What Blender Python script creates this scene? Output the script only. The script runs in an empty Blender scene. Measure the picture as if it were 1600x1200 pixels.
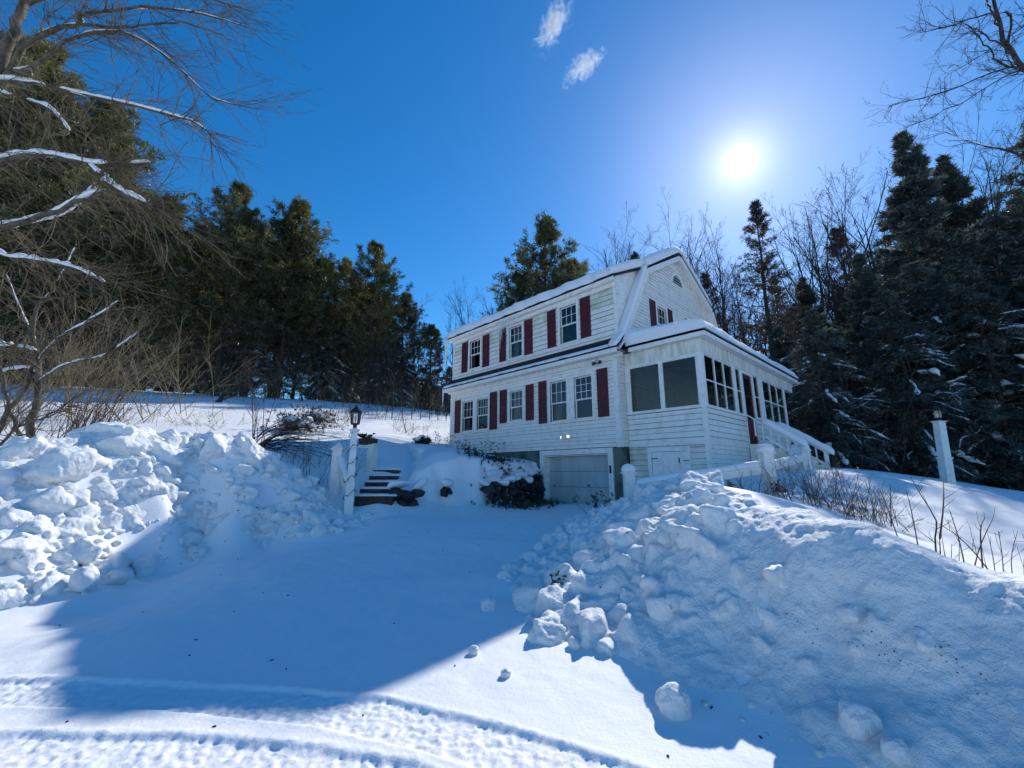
import bpy, bmesh, math, random
import numpy as np
from mathutils import Vector, Matrix

SC = bpy.context.scene
COL = SC.collection
rng = np.random.default_rng(7)
random.seed(7)
R = math.radians

# ------------------------------------------------------------------ camera
EYE = 1.65
PITCH = R(11.9)
FPX = 655.0                                   # focal length in units of a 1600-wide frame
cam_d = bpy.data.cameras.new('camera')
cam = bpy.data.objects.new('camera', cam_d)
COL.objects.link(cam)
cam.location = (0, 0, EYE)
cam.rotation_euler = (math.pi / 2 + PITCH, 0, 0)
cam_d.sensor_fit = 'HORIZONTAL'
cam_d.sensor_width = 36
cam_d.lens = 36 * FPX / 1600
cam_d.clip_start = 0.05
cam_d.clip_end = 5000
SC.camera = cam

# ------------------------------------------------------------------ world, sun, exposure
SUN_AZ, SUN_EL = R(32.05), R(35.3)            # azimuth clockwise from +Y
SUN_DIR = Vector((math.sin(SUN_AZ) * math.cos(SUN_EL), math.cos(SUN_AZ) * math.cos(SUN_EL), math.sin(SUN_EL)))
W = bpy.data.worlds.new('World')
SC.world = W
W.use_nodes = True
nt = W.node_tree
nt.nodes.clear()
wo = nt.nodes.new('ShaderNodeOutputWorld')
bg = nt.nodes.new('ShaderNodeBackground')
sky = nt.nodes.new('ShaderNodeTexSky')
sky.sky_type = 'NISHITA'
sky.sun_disc = False
sky.sun_elevation = SUN_EL
sky.sun_rotation = SUN_AZ
sky.altitude = 900
sky.air_density = 1.0
sky.dust_density = 0.25
sky.ozone_density = 3.0
hs = nt.nodes.new('ShaderNodeHueSaturation')
hs.inputs['Saturation'].default_value = 1.36
hs.inputs['Hue'].default_value = 0.5
hs.inputs['Value'].default_value = 1.0
nt.links.new(sky.outputs[0], hs.inputs['Color'])
bg.inputs['Strength'].default_value = 0.148
# the sun itself and the bright air round it (the lamp below gives its light)
tc = nt.nodes.new('ShaderNodeTexCoord')
dp = nt.nodes.new('ShaderNodeVectorMath'); dp.operation = 'DOT_PRODUCT'
dp.inputs[1].default_value = SUN_DIR
nt.links.new(tc.outputs['Generated'], dp.inputs[0])


def wmath(op, a, b=None):
    n = nt.nodes.new('ShaderNodeMath'); n.operation = op
    for i, v in enumerate((a, b)):
        if v is None:
            continue
        if isinstance(v, (int, float)):
            n.inputs[i].default_value = v
        else:
            nt.links.new(v, n.inputs[i])
    return n.outputs[0]


cl = wmath('MAXIMUM', dp.outputs['Value'], 0.0)
disc = wmath('MULTIPLY', wmath('POWER', cl, 14000.0), 260.0)
aur = wmath('MULTIPLY', wmath('POWER', cl, 700.0), 3.0)
aur2 = wmath('MULTIPLY', wmath('POWER', cl, 60.0), 0.8)
glow = wmath('ADD', wmath('ADD', disc, aur), aur2)
gcol = nt.nodes.new('ShaderNodeVectorMath'); gcol.operation = 'SCALE'
gcol.inputs[0].default_value = (1.0, 0.97, 0.92)
nt.links.new(glow, gcol.inputs['Scale'])
addc = nt.nodes.new('ShaderNodeVectorMath'); addc.operation = 'ADD'
nt.links.new(hs.outputs[0], addc.inputs[0])
nt.links.new(gcol.outputs[0], addc.inputs[1])
nt.links.new(addc.outputs[0], bg.inputs['Color'])
nt.links.new(bg.outputs[0], wo.inputs['Surface'])

sd = bpy.data.lights.new('sun', 'SUN')
sd.energy = 4.1
sd.angle = R(0.53)
sd.color = (1.0, 0.945, 0.85)
sun = bpy.data.objects.new('sun', sd)
COL.objects.link(sun)
sun.rotation_euler = (-SUN_DIR).to_track_quat('-Z', 'Y').to_euler()
sun.location = (20, 30, 40)

SC.view_settings.view_transform = 'Standard'
SC.view_settings.look = 'None'
SC.view_settings.gamma = 1
SC.view_settings.use_curve_mapping = False
SC.view_settings.exposure = 0.2
SC.cycles.max_bounces = 8
SC.cycles.diffuse_bounces = 4
SC.cycles.transparent_max_bounces = 12
SC.cycles.sample_clamp_indirect = 6
SC.cycles.caustics_reflective = False
SC.cycles.caustics_refractive = False


# ------------------------------------------------------------------ pixel helpers (1600 x 1200 frame of the photograph)
def ray(x, y):
    a = (x - 800) / FPX
    b = (600 - y) / FPX
    return np.array([a, math.cos(PITCH) - b * math.sin(PITCH), math.sin(PITCH) + b * math.cos(PITCH)])


def at(x, y, t):
    return ray(x, y) * t + np.array([0, 0, EYE])


# ------------------------------------------------------------------ noise (vectorised)
def _hash(ix, iy, iz, seed):
    h = (ix.astype(np.int64) * 374761393 + iy.astype(np.int64) * 668265263 + iz.astype(np.int64) * 2147483647 + seed * 1274126177) & 0x7fffffff
    h = ((h ^ (h >> 13)) * 1274126177) & 0x7fffffff
    h = (h ^ (h >> 16)) & 0xffffff
    return h.astype(np.float64) / 0xffffff


def vnoise(p, seed=0):
    i = np.floor(p).astype(np.int64)
    f = p - i
    u = f * f * f * (f * (f * 6 - 15) + 10)
    out = 0
    for dx in (0, 1):
        wx = u[:, 0] if dx else 1 - u[:, 0]
        for dy in (0, 1):
            wy = u[:, 1] if dy else 1 - u[:, 1]
            for dz in (0, 1):
                wz = u[:, 2] if dz else 1 - u[:, 2]
                out = out + wx * wy * wz * _hash(i[:, 0] + dx, i[:, 1] + dy, i[:, 2] + dz, seed)
    return out * 2 - 1


def fbm(p, octs=4, gain=0.5, seed=0):
    p = np.asarray(p, float)
    a, s, t = 1.0, 0.0, 0
    q = p.copy()
    for o in range(octs):
        s = s + a * vnoise(q, seed + o)
        t += a
        a *= gain
        q = q * 2.03 + 17.3
    return s / t


def sstep(a, b, x):
    t = np.clip((x - a) / (b - a), 0, 1)
    return t * t * (3 - 2 * t)


# ------------------------------------------------------------------ object helpers
def link_mesh(name, verts, faces, mats, parent=None, smooth=False, fmat=None):
    me = bpy.data.meshes.new(name)
    verts = np.asarray(verts, np.float32)
    if isinstance(faces, np.ndarray):
        k = faces.shape[1]
        n = len(faces)
        me.vertices.add(len(verts))
        me.vertices.foreach_set('co', verts.ravel())
        me.loops.add(n * k)
        me.loops.foreach_set('vertex_index', faces.ravel().astype(np.int32))
        me.polygons.add(n)
        me.polygons.foreach_set('loop_start', np.arange(0, n * k, k, dtype=np.int32))
        me.polygons.foreach_set('loop_total', np.full(n, k, np.int32))
        me.update(calc_edges=True)
    else:
        me.from_pydata(verts.tolist(), [], faces)
    if not isinstance(mats, (list, tuple)):
        mats = [mats]
    for m in mats:
        me.materials.append(m)
    if fmat is not None:
        me.polygons.foreach_set('material_index', np.asarray(fmat, np.int32))
    if smooth:
        me.polygons.foreach_set('use_smooth', np.ones(len(me.polygons), bool))
    me.update()
    o = bpy.data.objects.new(name, me)
    COL.objects.link(o)
    if parent is not None:
        o.parent = parent
    return o


def tag(o, label=None, cat=None, group=None, kind=None):
    if label:
        o['label'] = label
    if cat:
        o['category'] = cat
    if group:
        o['group'] = group
    if kind:
        o['kind'] = kind
    return o


def thing(name, label, cat, loc=(0, 0, 0), rotz=0.0, group=None):
    o = bpy.data.objects.new(name, None)
    o.empty_display_size = 0.3
    COL.objects.link(o)
    o.location = loc
    o.rotation_euler = (0, 0, rotz)
    return tag(o, label, cat, group)


def copy_tree(o, parent=None):
    c = o.copy()
    COL.objects.link(c)
    if parent is not None:
        c.parent = parent
    for ch in list(o.children):
        copy_tree(ch, c)
    return c


class MB:
    """collects boxes, tubes and so on; build() links them as one mesh"""
    def __init__(self):
        self.v, self.f, self.n = [], [], 0
        self.fs = []

    def add(self, v, f):
        v = np.asarray(v, float).reshape(-1, 3)
        self.v.append(v)
        self.fs.append([tuple(int(i) for i in q) for q in f])
        self.f += [tuple(int(i) + self.n for i in q) for q in f]
        self.n += len(v)
        return self

    def hexa(self, c):                        # 8 corners, bottom ring then top ring
        return self.add(c, [(3, 2, 1, 0), (4, 5, 6, 7), (0, 1, 5, 4), (1, 2, 6, 5), (2, 3, 7, 6), (3, 0, 4, 7)])

    def box(self, x0, x1, y0, y1, z0, z1, M=None):
        c = [(x0, y0, z0), (x1, y0, z0), (x1, y1, z0), (x0, y1, z0), (x0, y0, z1), (x1, y0, z1), (x1, y1, z1), (x0, y1, z1)]
        if M:
            c = [M(*q) for q in c]
        return self.hexa(c)

    def tube(self, pts, rad, k=8, caps=True):
        v, f = tubes(np.asarray(pts, float)[None], np.broadcast_to(np.asarray(rad, float), (len(pts),))[None], k)
        fl = [tuple(q) for q in f]
        n = len(pts)
        if caps:
            fl.append(tuple(range(k - 1, -1, -1)))
            fl.append(tuple(range((n - 1) * k, n * k)))
        return self.add(v, fl)

    def lathe(self, prof, k=16, c=(0, 0, 0), axis=None):   # prof: (r, z)
        v = []
        for r, z in prof:
            for i in range(k):
                a = 2 * math.pi * i / k
                v.append((r * math.cos(a), r * math.sin(a), z))
        v = np.array(v)
        if axis is not None:
            q = Vector((0, 0, 1)).rotation_difference(Vector(axis).normalized())
            m = np.array(q.to_matrix())
            v = v @ m.T
        v = v + np.array(c)
        f = []
        for j in range(len(prof) - 1):
            for i in range(k):
                f.append((j * k + i, j * k + (i + 1) % k, (j + 1) * k + (i + 1) % k, (j + 1) * k + i))
        f.append(tuple(range(k - 1, -1, -1)))
        f.append(tuple(range((len(prof) - 1) * k, len(prof) * k)))
        return self.add(v, f)

    def merge(self, o):
        self.v += o.v; self.fs += o.fs; self.f += [tuple(i + self.n for i in q) for q in o.f]; self.n += o.n

    def each(self, name, mat, parent=None, smooth=False, bevel=0):
        """one object for every piece added"""
        out = []
        for v, f in zip(self.v, self.fs):
            q = MB(); q.add(v, f)
            out.append(q.build(name, mat, parent, smooth, bevel))
        return out

    def build(self, name, mat, parent=None, smooth=False, bevel=0):
        o = link_mesh(name, np.concatenate(self.v), self.f, mat, parent, smooth)
        if bevel:
            b = o.modifiers.new('bevel', 'BEVEL')
            b.width = bevel
            b.segments = 2
            b.limit_method = 'ANGLE'
        return o


def tubes(P, Rr, k=4):
    """P (M,N,3) polylines, Rr (M,N) radii -> verts, quad faces"""
    M, N, _ = P.shape
    T = np.gradient(P, axis=1)
    T /= np.linalg.norm(T, axis=2, keepdims=True) + 1e-9
    ref = np.where(np.abs(T[:, :1, 2:3]) > 0.9, np.array([[[1.0, 0, 0]]]), np.array([[[0, 0, 1.0]]]))
    A = np.cross(T, np.broadcast_to(ref, T.shape))
    A /= np.linalg.norm(A, axis=2, keepdims=True) + 1e-9
    B = np.cross(T, A)
    ang = np.arange(k) * 2 * math.pi / k
    ring = A[:, :, None, :] * np.cos(ang)[None, None, :, None] + B[:, :, None, :] * np.sin(ang)[None, None, :, None]
    V = P[:, :, None, :] + ring * Rr[:, :, None, None]
    V = V.reshape(-1, 3)
    m = np.arange(M)[:, None, None] * N * k
    j = np.arange(N - 1)[None, :, None] * k
    i = np.arange(k)[None, None, :]
    i2 = (i + 1) % k
    F = np.stack([m + j + i, m + j + i2, m + j + k + i2, m + j + k + i], axis=-1).reshape(-1, 4)
    return V, F


def cat_mesh(parts):
    V, F, n = [], [], 0
    for v, f in parts:
        V.append(v)
        F.append(f + n)
        n += len(v)
    return np.concatenate(V), np.concatenate(F)


# ------------------------------------------------------------------ materials
def mat_new(name):
    m = bpy.data.materials.new(name)
    m.use_nodes = True
    t = m.node_tree
    b = t.nodes['Principled BSDF']
    return m, t, b


def nd(t, typ, **kw):
    n = t.nodes.new(typ)
    for k, v in kw.items():
        setattr(n, k, v)
    return n


def noise_mat(name, c0, c1, scale=8, rough=0.7, detail=4, bump=0.0, bscale=None, coords='Object', stretch=None, lo=0.35, hi=0.65, spec=0.3, randomize=0.0):
    m, t, b = mat_new(name)
    co = nd(t, 'ShaderNodeTexCoord')
    src = co.outputs[coords]
    if stretch:
        mp = nd(t, 'ShaderNodeMapping')
        mp.inputs['Scale'].default_value = stretch
        t.links.new(src, mp.inputs['Vector'])
        src = mp.outputs[0]
    n = nd(t, 'ShaderNodeTexNoise')
    n.inputs['Scale'].default_value = scale
    n.inputs['Detail'].default_value = detail
    t.links.new(src, n.inputs['Vector'])
    r = nd(t, 'ShaderNodeValToRGB')
    r.color_ramp.elements[0].position = lo
    r.color_ramp.elements[1].position = hi
    r.color_ramp.elements[0].color = (*c0, 1)
    r.color_ramp.elements[1].color = (*c1, 1)
    t.links.new(n.outputs['Fac'], r.inputs['Fac'])
    col = r.outputs['Color']
    if randomize:
        oi = nd(t, 'ShaderNodeObjectInfo')
        h = nd(t, 'ShaderNodeHueSaturation')
        mr = nd(t, 'ShaderNodeMapRange')
        mr.inputs['To Min'].default_value = 1 - randomize
        mr.inputs['To Max'].default_value = 1 + randomize
        t.links.new(oi.outputs['Random'], mr.inputs['Value'])
        t.links.new(mr.outputs[0], h.inputs['Value'])
        t.links.new(col, h.inputs['Color'])
        col = h.outputs['Color']
    t.links.new(col, b.inputs['Base Color'])
    b.inputs['Roughness'].default_value = rough
    b.inputs['Specular IOR Level'].default_value = spec
    if bump:
        n2 = nd(t, 'ShaderNodeTexNoise')
        n2.inputs['Scale'].default_value = bscale or scale * 3
        n2.inputs['Detail'].default_value = 5
        t.links.new(src, n2.inputs['Vector'])
        bp = nd(t, 'ShaderNodeBump')
        bp.inputs['Strength'].default_value = 1.0
        bp.inputs['Distance'].default_value = bump
        t.links.new(n2.outputs['Fac'], bp.inputs['Height'])
        t.links.new(bp.outputs['Normal'], b.inputs['Normal'])
    return m


def snow_mat(name='snow', tint=(0.87, 0.88, 0.9), grain=0.004, dirt=0.0):
    m, t, b = mat_new(name)
    co = nd(t, 'ShaderNodeTexCoord')
    n1 = nd(t, 'ShaderNodeTexNoise'); n1.inputs['Scale'].default_value = 45; n1.inputs['Detail'].default_value = 6; n1.inputs['Roughness'].default_value = 0.65
    n2 = nd(t, 'ShaderNodeTexNoise'); n2.inputs['Scale'].default_value = 5; n2.inputs['Detail'].default_value = 5
    for n in (n1, n2):
        t.links.new(co.outputs['Object'], n.inputs['Vector'])
    ad = nd(t, 'ShaderNodeMath', operation='MULTIPLY_ADD')
    ad.inputs[1].default_value = 3.0
    t.links.new(n2.outputs['Fac'], ad.inputs[0]); t.links.new(n1.outputs['Fac'], ad.inputs[2])
    bp = nd(t, 'ShaderNodeBump'); bp.inputs['Distance'].default_value = grain; bp.inputs['Strength'].default_value = 1.0
    t.links.new(ad.outputs[0], bp.inputs['Height'])
    t.links.new(bp.outputs['Normal'], b.inputs['Normal'])
    mx = nd(t, 'ShaderNodeMix', data_type='RGBA')
    mx.inputs['A'].default_value = (*tint, 1)
    mx.inputs['B'].default_value = (tint[0] * 0.93, tint[1] * 0.95, tint[2] * 0.96, 1)
    t.links.new(n2.outputs['Fac'], mx.inputs['Factor'])
    out = mx.outputs['Result']
    if dirt:
        n3 = nd(t, 'ShaderNodeTexNoise'); n3.inputs['Scale'].default_value = 2.2; n3.inputs['Detail'].default_value = 9; n3.inputs['Roughness'].default_value = 0.72
        t.links.new(co.outputs['Object'], n3.inputs['Vector'])
        rp = nd(t, 'ShaderNodeValToRGB')
        rp.color_ramp.elements[0].position = 0.57; rp.color_ramp.elements[0].color = (0, 0, 0, 1)
        rp.color_ramp.elements[1].position = 0.72; rp.color_ramp.elements[1].color = (dirt, dirt, dirt, 1)
        t.links.new(n3.outputs['Fac'], rp.inputs['Fac'])
        m2 = nd(t, 'ShaderNodeMix', data_type='RGBA')
        t.links.new(rp.outputs['Color'], m2.inputs['Factor'])
        t.links.new(out, m2.inputs['A'])
        m2.inputs['B'].default_value = (0.30, 0.30, 0.25, 1)
        out = m2.outputs['Result']
    t.links.new(out, b.inputs['Base Color'])
    b.inputs['Roughness'].default_value = 0.65
    b.inputs['Specular IOR Level'].default_value = 0.25
    return m


def glass_mat(name, tint=(0.75, 0.8, 0.8), see=0.65, rough=0.02, refl=1.3):
    m = bpy.data.materials.new(name)
    m.use_nodes = True
    t = m.node_tree
    t.nodes.clear()
    o = nd(t, 'ShaderNodeOutputMaterial')
    fr = nd(t, 'ShaderNodeFresnel'); fr.inputs['IOR'].default_value = 1.6
    co = nd(t, 'ShaderNodeTexCoord')
    nz = nd(t, 'ShaderNodeTexNoise'); nz.inputs['Scale'].default_value = 2.5
    t.links.new(co.outputs['Object'], nz.inputs['Vector'])
    bp = nd(t, 'ShaderNodeBump'); bp.inputs['Distance'].default_value = 0.004
    t.links.new(nz.outputs['Fac'], bp.inputs['Height'])
    gl = nd(t, 'ShaderNodeBsdfGlossy'); gl.inputs['Roughness'].default_value = rough
    gl.inputs['Color'].default_value = (0.95, 0.95, 0.95, 1)
    t.links.new(bp.outputs[0], gl.inputs['Normal'])
    tr = nd(t, 'ShaderNodeBsdfTransparent'); tr.inputs['Color'].default_value = (*[c * see for c in tint], 1)
    mul = nd(t, 'ShaderNodeMath', operation='MULTIPLY_ADD'); mul.inputs[1].default_value = refl; mul.inputs[2].default_value = 0.02
    t.links.new(fr.outputs[0], mul.inputs[0])
    mx = nd(t, 'ShaderNodeMixShader')
    t.links.new(mul.outputs[0], mx.inputs[0]); t.links.new(tr.outputs[0], mx.inputs[1]); t.links.new(gl.outputs[0], mx.inputs[2])
    t.links.new(mx.outputs[0], o.inputs['Surface'])
    return m


def leaf_mat(name, c0, c1, scale=0.6, transl=0.35, gloss=0.09):
    m = bpy.data.materials.new(name)
    m.use_nodes = True
    t = m.node_tree
    t.nodes.clear()
    o = nd(t, 'ShaderNodeOutputMaterial')
    co = nd(t, 'ShaderNodeTexCoord')
    nz = nd(t, 'ShaderNodeTexNoise'); nz.inputs['Scale'].default_value = scale; nz.inputs['Detail'].default_value = 4
    t.links.new(co.outputs['Object'], nz.inputs['Vector'])
    rp = nd(t, 'ShaderNodeValToRGB')
    rp.color_ramp.elements[0].position = 0.35; rp.color_ramp.elements[0].color = (*c0, 1)
    rp.color_ramp.elements[1].position = 0.68; rp.color_ramp.elements[1].color = (*c1, 1)
    t.links.new(nz.outputs['Fac'], rp.inputs['Fac'])
    oi = nd(t, 'ShaderNodeObjectInfo')
    h = nd(t, 'ShaderNodeHueSaturation')
    mr = nd(t, 'ShaderNodeMapRange'); mr.inputs['To Min'].default_value = 0.75; mr.inputs['To Max'].default_value = 1.25
    t.links.new(oi.outputs['Random'], mr.inputs['Value'])
    t.links.new(mr.outputs[0], h.inputs['Value']); t.links.new(rp.outputs['Color'], h.inputs['Color'])
    df = nd(t, 'ShaderNodeBsdfDiffuse'); tl = nd(t, 'ShaderNodeBsdfTranslucent')
    t.links.new(h.outputs[0], df.inputs['Color']); t.links.new(h.outputs[0], tl.inputs['Color'])
    mx = nd(t, 'ShaderNodeMixShader'); mx.inputs[0].default_value = transl
    t.links.new(df.outputs[0], mx.inputs[1]); t.links.new(tl.outputs[0], mx.inputs[2])
    gl = nd(t, 'ShaderNodeBsdfGlossy'); gl.inputs['Roughness'].default_value = 0.42
    m3 = nd(t, 'ShaderNodeMixShader'); m3.inputs[0].default_value = gloss
    t.links.new(mx.outputs[0], m3.inputs[1]); t.links.new(gl.outputs[0], m3.inputs[2])
    t.links.new(m3.outputs[0], o.inputs['Surface'])
    return m


M_SNOW = snow_mat()
M_BANK = snow_mat('bank_snow', (0.86, 0.875, 0.88), 0.016, 0.35)
M_WHITE = noise_mat('white_paint', (0.66, 0.65, 0.59), (0.82, 0.81, 0.77), 4.0, 0.5, 8, 0.0015, 30, stretch=(1, 1, 0.8), lo=0.25, hi=0.5, randomize=0.035)
M_TRIM = noise_mat('white_trim', (0.70, 0.69, 0.65), (0.83, 0.82, 0.79), 6, 0.45, 5, 0.001, 40, lo=0.3, hi=0.55)
M_LAP_SHADE = noise_mat('shade_painted_sheathing', (0.10, 0.095, 0.085), (0.16, 0.15, 0.135), 5, 0.95)  # dark colour stands in for the shade under the clapboard laps
M_STAIN = noise_mat('stained_white_paint', (0.52, 0.53, 0.40), (0.78, 0.78, 0.70), 2.6, 0.5, 9, 0.0015, 30, stretch=(1, 1, 0.6), lo=0.3, hi=0.62, randomize=0.04)
M_DRIP = noise_mat('drip_stained_paint', (0.55, 0.55, 0.44), (0.78, 0.77, 0.72), 3.2, 0.5, 10, 0.0015, 30, stretch=(2.6, 2.6, 0.5), lo=0.36, hi=0.60)
M_MAROON = noise_mat('maroon_paint', (0.07, 0.010, 0.018), (0.115, 0.018, 0.027), 5, 0.45, 4, 0.001, 40, randomize=0.12)
M_DOOR = noise_mat('red_door_paint', (0.10, 0.010, 0.016), (0.15, 0.018, 0.024), 4, 0.35)
M_GARAGE = noise_mat('garage_door_paint', (0.34, 0.41, 0.42), (0.46, 0.52, 0.52), 2.5, 0.5, 6, 0.001, 30, stretch=(1, 1, 0.3))
M_CONC = noise_mat('mossy_concrete', (0.055, 0.075, 0.06), (0.15, 0.17, 0.15), 2.0, 0.9, 7, 0.006, 14)
M_ROOF = noise_mat('dark_shingle', (0.010, 0.010, 0.014), (0.028, 0.028, 0.036), 14, 0.75, 5, 0.004, 30)
M_ROCK = noise_mat('dark_stone', (0.012, 0.012, 0.014), (0.05, 0.047, 0.045), 4, 0.85, 6, 0.01, 9, randomize=0.3)
M_TREAD = noise_mat('dark_step_wood', (0.035, 0.022, 0.018), (0.08, 0.05, 0.04), 6, 0.7, 5, 0.002, 30)
M_BLACK = noise_mat('black_metal', (0.012, 0.012, 0.013), (0.03, 0.03, 0.03), 10, 0.4)
M_IRON = noise_mat('dark_iron', (0.02, 0.018, 0.015), (0.05, 0.045, 0.04), 10, 0.5)
M_GLASS = glass_mat('window_glass', (0.75, 0.8, 0.8), 0.5, 0.02, 0.85)
M_PORCHGLASS = glass_mat('porch_glass', (0.72, 0.8, 0.76), 0.62)
M_SCREEN = glass_mat('porch_large_glass', (0.58, 0.74, 0.60), 0.55, 0.22, 0.8)
M_INT = noise_mat('interior_wall', (0.20, 0.18, 0.15), (0.26, 0.24, 0.2), 2, 0.9)
M_CURT = noise_mat('curtain_cloth', (0.5, 0.48, 0.42), (0.62, 0.6, 0.54), 3, 0.9)
M_PINEBARK = noise_mat('pine_bark', (0.025, 0.019, 0.015), (0.085, 0.065, 0.05), 7, 0.95, 6, 0.02, 12, stretch=(1, 1, 0.25))
M_BARK = noise_mat('grey_bark', (0.05, 0.042, 0.034), (0.15, 0.125, 0.10), 9, 0.9, 6, 0.01, 20, stretch=(1, 1, 0.3))
M_BARK_D = noise_mat('dark_bark', (0.03, 0.025, 0.022), (0.08, 0.065, 0.055), 9, 0.9, 5, stretch=(1, 1, 0.3))
M_BARK_B = noise_mat('brown_bark', (0.05, 0.034, 0.026), (0.13, 0.085, 0.062), 6, 0.9, 5, stretch=(1, 1, 0.3))
M_TWIG = noise_mat('tan_twig', (0.12, 0.095, 0.055), (0.32, 0.26, 0.15), 4, 0.85, 3)
M_TWIG_M = noise_mat('brown_twig', (0.06, 0.045, 0.03), (0.20, 0.155, 0.095), 2, 0.85, 3)
M_TWIG_R = noise_mat('reddish_twig', (0.07, 0.035, 0.028), (0.15, 0.085, 0.06), 4, 0.8, 3)
M_TWIG_D = noise_mat('dark_twig', (0.025, 0.018, 0.016), (0.07, 0.05, 0.042), 4, 0.85, 3)
M_PINE = leaf_mat('pine_needles', (0.070, 0.092, 0.034), (0.175, 0.168, 0.05), 0.5, 0.55, 0.05)
M_SPRUCE = leaf_mat('spruce_needles', (0.058, 0.084, 0.076), (0.12, 0.145, 0.115), 0.5, 0.55)
M_BROWNCON = leaf_mat('thin_brown_needles', (0.05, 0.03, 0.018), (0.11, 0.075, 0.04), 0.8, 0.4)
M_YEW = leaf_mat('yew_leaves', (0.012, 0.022, 0.014), (0.035, 0.05, 0.026), 3, 0.25)
M_DRYLEAF = leaf_mat('dry_leaf', (0.16, 0.075, 0.02), (0.38, 0.19, 0.05), 8, 0.4)
M_DEADLEAF = leaf_mat('dead_flower_head', (0.03, 0.02, 0.018), (0.07, 0.045, 0.035), 8, 0.3)


def ice_mat():
    m, t, b = mat_new('ice')
    b.inputs['Base Color'].default_value = (0.86, 0.92, 0.95, 1)
    b.inputs['Roughness'].default_value = 0.12
    b.inputs['Transmission Weight'].default_value = 0.12
    b.inputs['IOR'].default_value = 1.31
    return m


M_ICE = ice_mat()


def emit_mat(name, col, s):
    m, t, b = mat_new(name)
    b.inputs['Base Color'].default_value = (0.8, 0.75, 0.6, 1)
    b.inputs['Emission Color'].default_value = (*col, 1)
    b.inputs['Emission Strength'].default_value = s
    return m


M_LAMPLIT = emit_mat('lit_bulb', (1.0, 0.82, 0.42), 1.6)
M_LENS = noise_mat('lamp_lens', (0.5, 0.52, 0.5), (0.6, 0.62, 0.6), 5, 0.2)

# ------------------------------------------------------------------ house frame
HA = R(-46.7)
HX = np.array([math.cos(HA), math.sin(HA), 0.0])
HY = np.array([-math.sin(HA), math.cos(HA), 0.0])
HC = np.array([3.374, 13.119, 2.441])


def H(x, y, z):
    return HC + HX * x + HY * y + np.array([0, 0, z])


# ------------------------------------------------------------------ terrain: thin-plate surface through surveyed points
CP = []


def cp(*pts):
    for p in pts:
        CP.append(tuple(p))


def cpx(x, y, t, dz=0.0):
    p = at(x, y, t)
    CP.append((p[0], p[1], p[2] + dz))


for x in (-14, -8, -3, 2, 8, 16):
    cp((x, -14, .1), (x, -5, .12), (x, 0.3, .12))
cp((-3.5, 2.6, .12), (-1, 2.4, .12), (0.4, 2.2, .12), (-4, 4.4, .14), (-2, 4.4, .14), (-0.6, 4.2, .15))
cp((-3.2, 6.2, .24), (-1.6, 6.4, .25), (-0.4, 6.0, .26), (-2.4, 8.2, .42), (-1, 8.4, .42), (0.0, 8.0, .4), (-1.6, 10, .55), (0.0, 10.4, .56), (1.3, 11.8, .58),
   (.89, 15.1, .62), (2.75, 13.1, .62), (1.8, 13.2, .6), (0.0, 13.1, .62), (-1.6, 11.4, .6), (-2.8, 10.7, .75), (2.2, 13.9, .62))
# steps and the bed beside them
cp((-4.0, 10.85, .9), (-4.15, 11.45, 1.28), (-4.25, 12.1, 1.72))
cp((-3.3, 10.7, .86), (-3.6, 12.1, 1.72), (-5.2, 11.3, 1.55), (-5.2, 12.6, 2.0), (-4.3, 10.3, .95))
# left plowed bank
for q in ((0, 940, 5.1), (60, 930, 5.3), (120, 920, 5.6), (230, 872, 7.1), (300, 848, 8.0), (400, 836, 8.6), (500, 826, 8.8), (585, 816, 9.4)):
    cpx(*q)
for q in ((0, 700, 6.6), (60, 692, 7.0), (130, 682, 7.6), (180, 664, 8.2), (280, 700, 8.7), (340, 698, 9.0), (400, 732, 9.2), (440, 758, 9.3), (500, 786, 9.5), (555, 806, 9.7)):
    cpx(*q, -0.16)
for q in ((60, 805, 6.2), (150, 797, 6.9), (260, 790, 7.7), (370, 785, 8.5), (470, 805, 9.0)):
    cpx(*q)
cp((-8.2, 7.6, 1.85), (-8.4, 9.3, 2.2), (-7.2, 10.6, 2.3), (-6.2, 11.4, 2.1), (-5.6, 11.0, 1.75))
cp((-7.0, 4.2, .12), (-9.5, 4.5, .9), (-9, 2, .2), (-12, 3, .7))
for q in ((250, 910, 6.3), (330, 880, 7.1), (420, 870, 7.4), (520, 850, 8.1), (150, 960, 5.2), (60, 980, 4.6)):
    cpx(*q)
# lawn rising to the tree line
cp((-6.2, 14, 2.6), (-10, 12.5, 2.9), (-10, 17, 3.6), (-4.6, 16, 2.7), (-4, 20, 3.1), (-8, 20, 3.9), (-16, 20, 4.8), (-14, 30, 6.6), (-7, 30, 5.9), (-3, 31, 5.4),
   (-25, 28, 6.9), (-34, 30, 7.9), (-30, 45, 9.5), (-8, 45, 8.0), (-15, 10, 2.9), (-24, 14, 4.2), (-20, 3, 1.4), (-34, 2, 2.0))
# right bank: foot, brow, skyline
for q in ((838, 1000, 3.85), (900, 1012, 3.65), (1000, 1075, 3.05), (1100, 1108, 2.78), (1250, 1190, 2.3), (1400, 1260, 1.96), (1600, 1330, 1.74)):
    p = at(*q); cp((p[0], p[1], 0.15))
cp((3.6, .9, .15), (6.2, -.7, .15))
for q in ((930, 932, 4.5), (1050, 884, 4.1), (1150, 864, 3.7), (1270, 897, 3.1), (1400, 917, 2.75), (1600, 947, 2.45)):
    cpx(*q)
cp((4.0, 1.6, .95), (6.4, .3, .8))
for q in ((1090, 757, 6.6), (1200, 802, 5.2), (1300, 837, 4.4), (1400, 872, 3.8), (1500, 907, 3.35), (1600, 932, 3.05)):
    cpx(*q)
for q in ((1000, 970, 3.95), (1150, 960, 3.35), (1300, 1000, 2.85), (1500, 1010, 2.45)):
    cpx(*q, 0.02)
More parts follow.
